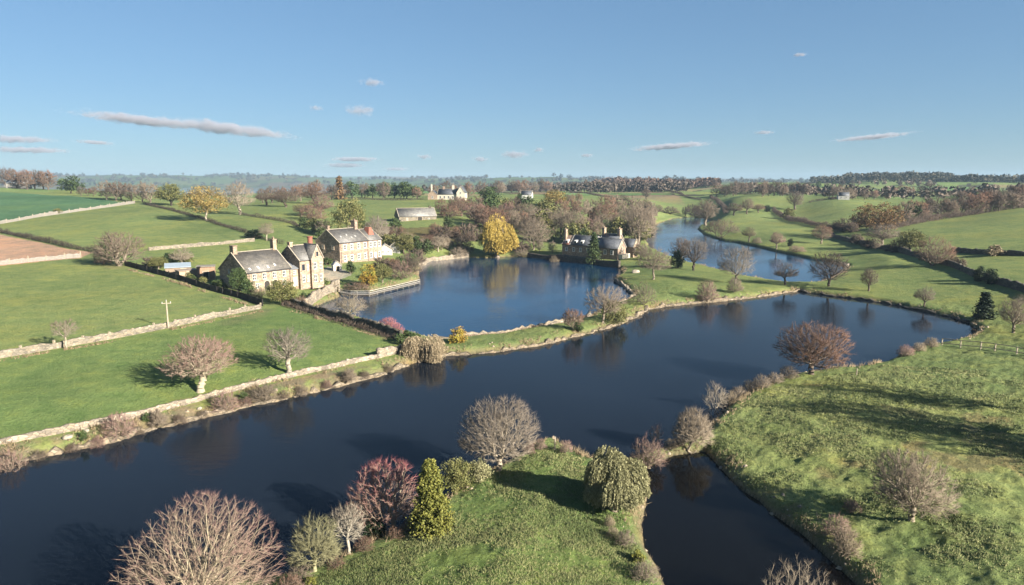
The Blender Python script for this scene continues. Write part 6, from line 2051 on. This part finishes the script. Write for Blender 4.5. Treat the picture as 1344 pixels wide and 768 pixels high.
for i, (x, y, wd, tp, k, c, lab) in enumerate([(664, 300, 12, 274, 'yew', '*dark', 'dark upright evergreen in the grove below the slim yew'), (722, 300, 16, 276, 'yew', '*green', 'dark green ivy tree in the grove below the rounded golden tree'),
                                               (588, 302, 16, 284, 'bush', '*green', 'green bush between the barn and the grove'), (475, 306, 16, 284, 'yew', '*green', 'green upright tree behind the chimney of the tall house'),
                                               (447, 322, 20, 304, 'bush', '*green', 'dark green bush behind the left gable of the tall house'), (520, 300, 18, 286, 'bush', '*green', 'green bush at the left gable of the long barn')]):
    T('conifer' if k == 'yew' else 'bush', lab, 'tree' if k == 'yew' else 'bush', x, y, wd, tp, k, c, BK_DARK)
# ------------------------------------------------------------------ clouds, haze, light, camera
SUN = unit(np.array([0.82, -0.572, math.tan(math.radians(22.5))]))

def cloud_mat(dens, asp):
    m = bpy.data.materials.new('cloud_vapour')
    m.use_nodes = True
    nt = m.node_tree
    nt.nodes.remove(nt.nodes['Principled BSDF'])
    v = nd(nt, 'ShaderNodeVolumePrincipled')
    v.inputs['Color'].default_value = (0.44, 0.44, 0.49, 1)
    co = coord(nt)
    mp = nd(nt, 'ShaderNodeMapping')
    mp.inputs['Scale'].default_value = (asp, asp * 0.55, 1.0)
    nt.links.new(co, mp.inputs['Vector'])
    oi = nd(nt, 'ShaderNodeObjectInfo')
    ad = nd(nt, 'ShaderNodeVectorMath', operation='ADD')
    sc2 = nd(nt, 'ShaderNodeVectorMath', operation='SCALE')
    sc2.inputs[0].default_value = (37, 21, 9)
    nt.links.new(oi.outputs['Random'], sc2.inputs['Scale'])
    nt.links.new(mp.outputs[0], ad.inputs[0])
    nt.links.new(sc2.outputs[0], ad.inputs[1])
    n = noise(nt, 1.5, 6, 0.68, ad.outputs[0])
    ln = nd(nt, 'ShaderNodeVectorMath', operation='LENGTH')
    nt.links.new(co, ln.inputs[0])
    a0 = nd(nt, 'ShaderNodeMath', operation='MULTIPLY_ADD')
    nt.links.new(n.outputs['Fac'], a0.inputs[0])
    a0.inputs[1].default_value, a0.inputs[2].default_value = 2.0, -1.0 + 0.58
    a = nd(nt, 'ShaderNodeMath', operation='SUBTRACT')
    nt.links.new(a0.outputs[0], a.inputs[0])
    nt.links.new(ln.outputs['Value'], a.inputs[1])
    mr = nd(nt, 'ShaderNodeMapRange')
    mr.inputs['From Min'].default_value, mr.inputs['From Max'].default_value = 0.0, 0.4
    mr.inputs['To Min'].default_value, mr.inputs['To Max'].default_value = 0.0, dens
    nt.links.new(a.outputs[0], mr.inputs['Value'])
    nt.links.new(mr.outputs[0], v.inputs['Density'])
    v.inputs['Anisotropy'].default_value = 0.0
    nt.links.new(v.outputs[0], nt.nodes['Material Output'].inputs['Volume'])
    return m

def build_clouds():
    import bmesh
    dens = {'thick': 1.5, 'thin': 1.0}
    base = bpy.data.meshes.new('cloud')
    bm = bmesh.new()
    bmesh.ops.create_icosphere(bm, subdivisions=3, radius=1.0)
    bm.to_mesh(base)
    bm.free()
    base.materials.append(DUMMY)
    # (px centre, py centre, px width, px height, tilt in degrees, kind, label)
    L = [(185,158,150,13,5,'thick','left half of the long slanting grey cloud band on the left'),
         (300,169,170,16,6,'thick','right half of the long slanting grey cloud band on the left'),
         (474,145,44,17,0,'thick','small bright puff of cloud, lower of the pair left of centre'),
         (489,108,36,12,0,'thin','small faint puff of cloud, upper of the pair left of centre'),
         (415,142,22,9,0,'thin','faint small cloud left of the bright puff'),
         (22,183,80,9,0,'thin','flat grey cloud at the left edge of the sky, upper of two'),
         (36,197,90,8,0,'thin','flat pale cloud at the left edge of the sky, lower of two'),
         (125,187,45,6,3,'thin','short flat cloud under the long slanting band'),
         (466,209,70,7,0,'thick','flat grey cloud streak above the far estuary, upper of the two'),
         (452,217,60,7,0,'thick','flat grey cloud streak above the far estuary, lower of the two'),
         (557,206,24,8,0,'thick','small grey cloud above the hilltop house, left of two'),
         (630,209,28,8,0,'thick','small grey cloud above the hilltop house, right of two'),
         (675,203,44,12,0,'thick','little grey heaped cloud in the middle above the horizon'),
         (707,197,18,8,0,'thick','tiny cloud just right of the little heaped cloud'),
         (770,204,22,6,0,'thick','tiny flat cloud left of the long thin grey streak'),
         (880,192,110,9,-4,'thick','long thin grey cloud streak right of the centre'),
         (1003,174,28,6,0,'thin','small lone cloud high above the far lake'),
         (1145,180,95,7,-5,'thin','thin white wisp of cloud on the right'),
         (1050,72,20,6,0,'thin','tiny faint cloud highest in the sky on the right'),
         (520,222,40,6,0,'thin','low thin cloud streak close over the horizon trees')]
    for px, py, w, h, tl, k, lab in L:
        D = 7000
        p = at_range(px, py, D)
        s = D / FPX * 1.04
        o = link('cloud', base, None, tuple(p))
        o.scale = (w * s * 0.62, w * s * 0.35, h * s * 0.64)
        o.rotation_euler = (0, math.radians(tl), -math.atan2(p[0], p[1]))
        set_slot(o, 0, cloud_mat(dens[k] / (h * s * 0.72), min(6.0, max(1.0, 0.8 * w / h))))
        tag(o, lab, 'cloud', 'small clouds in the blue sky')
build_clouds()

def build_haze():
    b = MB()
    b.box(-9500, 9500, -60, 9600, -5.0, 130.0)
    m = bpy.data.materials.new('valley_haze')
    m.use_nodes = True
    nt = m.node_tree
    nt.nodes.remove(nt.nodes['Principled BSDF'])
    v = nd(nt, 'ShaderNodeVolumePrincipled')
    v.inputs['Color'].default_value = (0.33, 0.45, 0.58, 1)
    v.inputs['Density'].default_value = HAZE
    v.inputs['Anisotropy'].default_value = 0.0
    nt.links.new(v.outputs[0], nt.nodes['Material Output'].inputs['Volume'])
    tag(b.build('haze', m), kind='stuff')
HAZE = 0.00011
build_haze()

w = bpy.data.worlds.new('World')
SC.world = w
w.use_nodes = True
nt = w.node_tree
sky = nt.nodes.new('ShaderNodeTexSky')
sky.sky_type = 'NISHITA'
sky.sun_disc = False
sky.sun_elevation = math.asin(SUN[2])
sky.sun_rotation = math.atan2(SUN[0], SUN[1])
sky.air_density, sky.dust_density, sky.ozone_density = 1.0, 0.05, 4.5
bg = nt.nodes['Background']
bg.inputs['Strength'].default_value = 0.0545
gm = nt.nodes.new('ShaderNodeGamma')
gm.inputs['Gamma'].default_value = 0.58
nt.links.new(sky.outputs[0], gm.inputs['Color'])
nt.links.new(mixc(nt, 1.0, gm.outputs[0], (0.74, 0.98, 1.2), 'MULTIPLY'), bg.inputs['Color'])

ld = bpy.data.lights.new('sun', 'SUN')
ld.energy = 5.0
ld.angle = math.radians(0.5)
ld.color = (1.0, 0.94, 0.84)
lo = bpy.data.objects.new('sun', ld)
COL.objects.link(lo)
lo.rotation_euler = Vector(tuple(SUN)).to_track_quat('Z', 'Y').to_euler()

cd = bpy.data.cameras.new('camera')
cam = bpy.data.objects.new('camera', cd)
COL.objects.link(cam)
cam.location = (0, 0, CAM_H)
cam.rotation_euler = (pi / 2 - PITCH, 0, 0)
cd.sensor_width = 36.0
cd.lens = 36.0 * FPX / 1344.0
cd.clip_start, cd.clip_end = 0.5, 30000
SC.camera = cam

SC.view_settings.view_transform = 'Standard'
SC.view_settings.look = 'None'
SC.view_settings.exposure = 1.9
SC.view_settings.gamma = 1.0
SC.cycles.max_bounces = 5
SC.cycles.diffuse_bounces = 2
SC.cycles.glossy_bounces = 3
SC.cycles.transparent_max_bounces = 8
SC.cycles.volume_bounces = 2
SC.cycles.use_denoising = True
SC.cycles.use_adaptive_sampling = True
SC.cycles.adaptive_threshold = 0.015
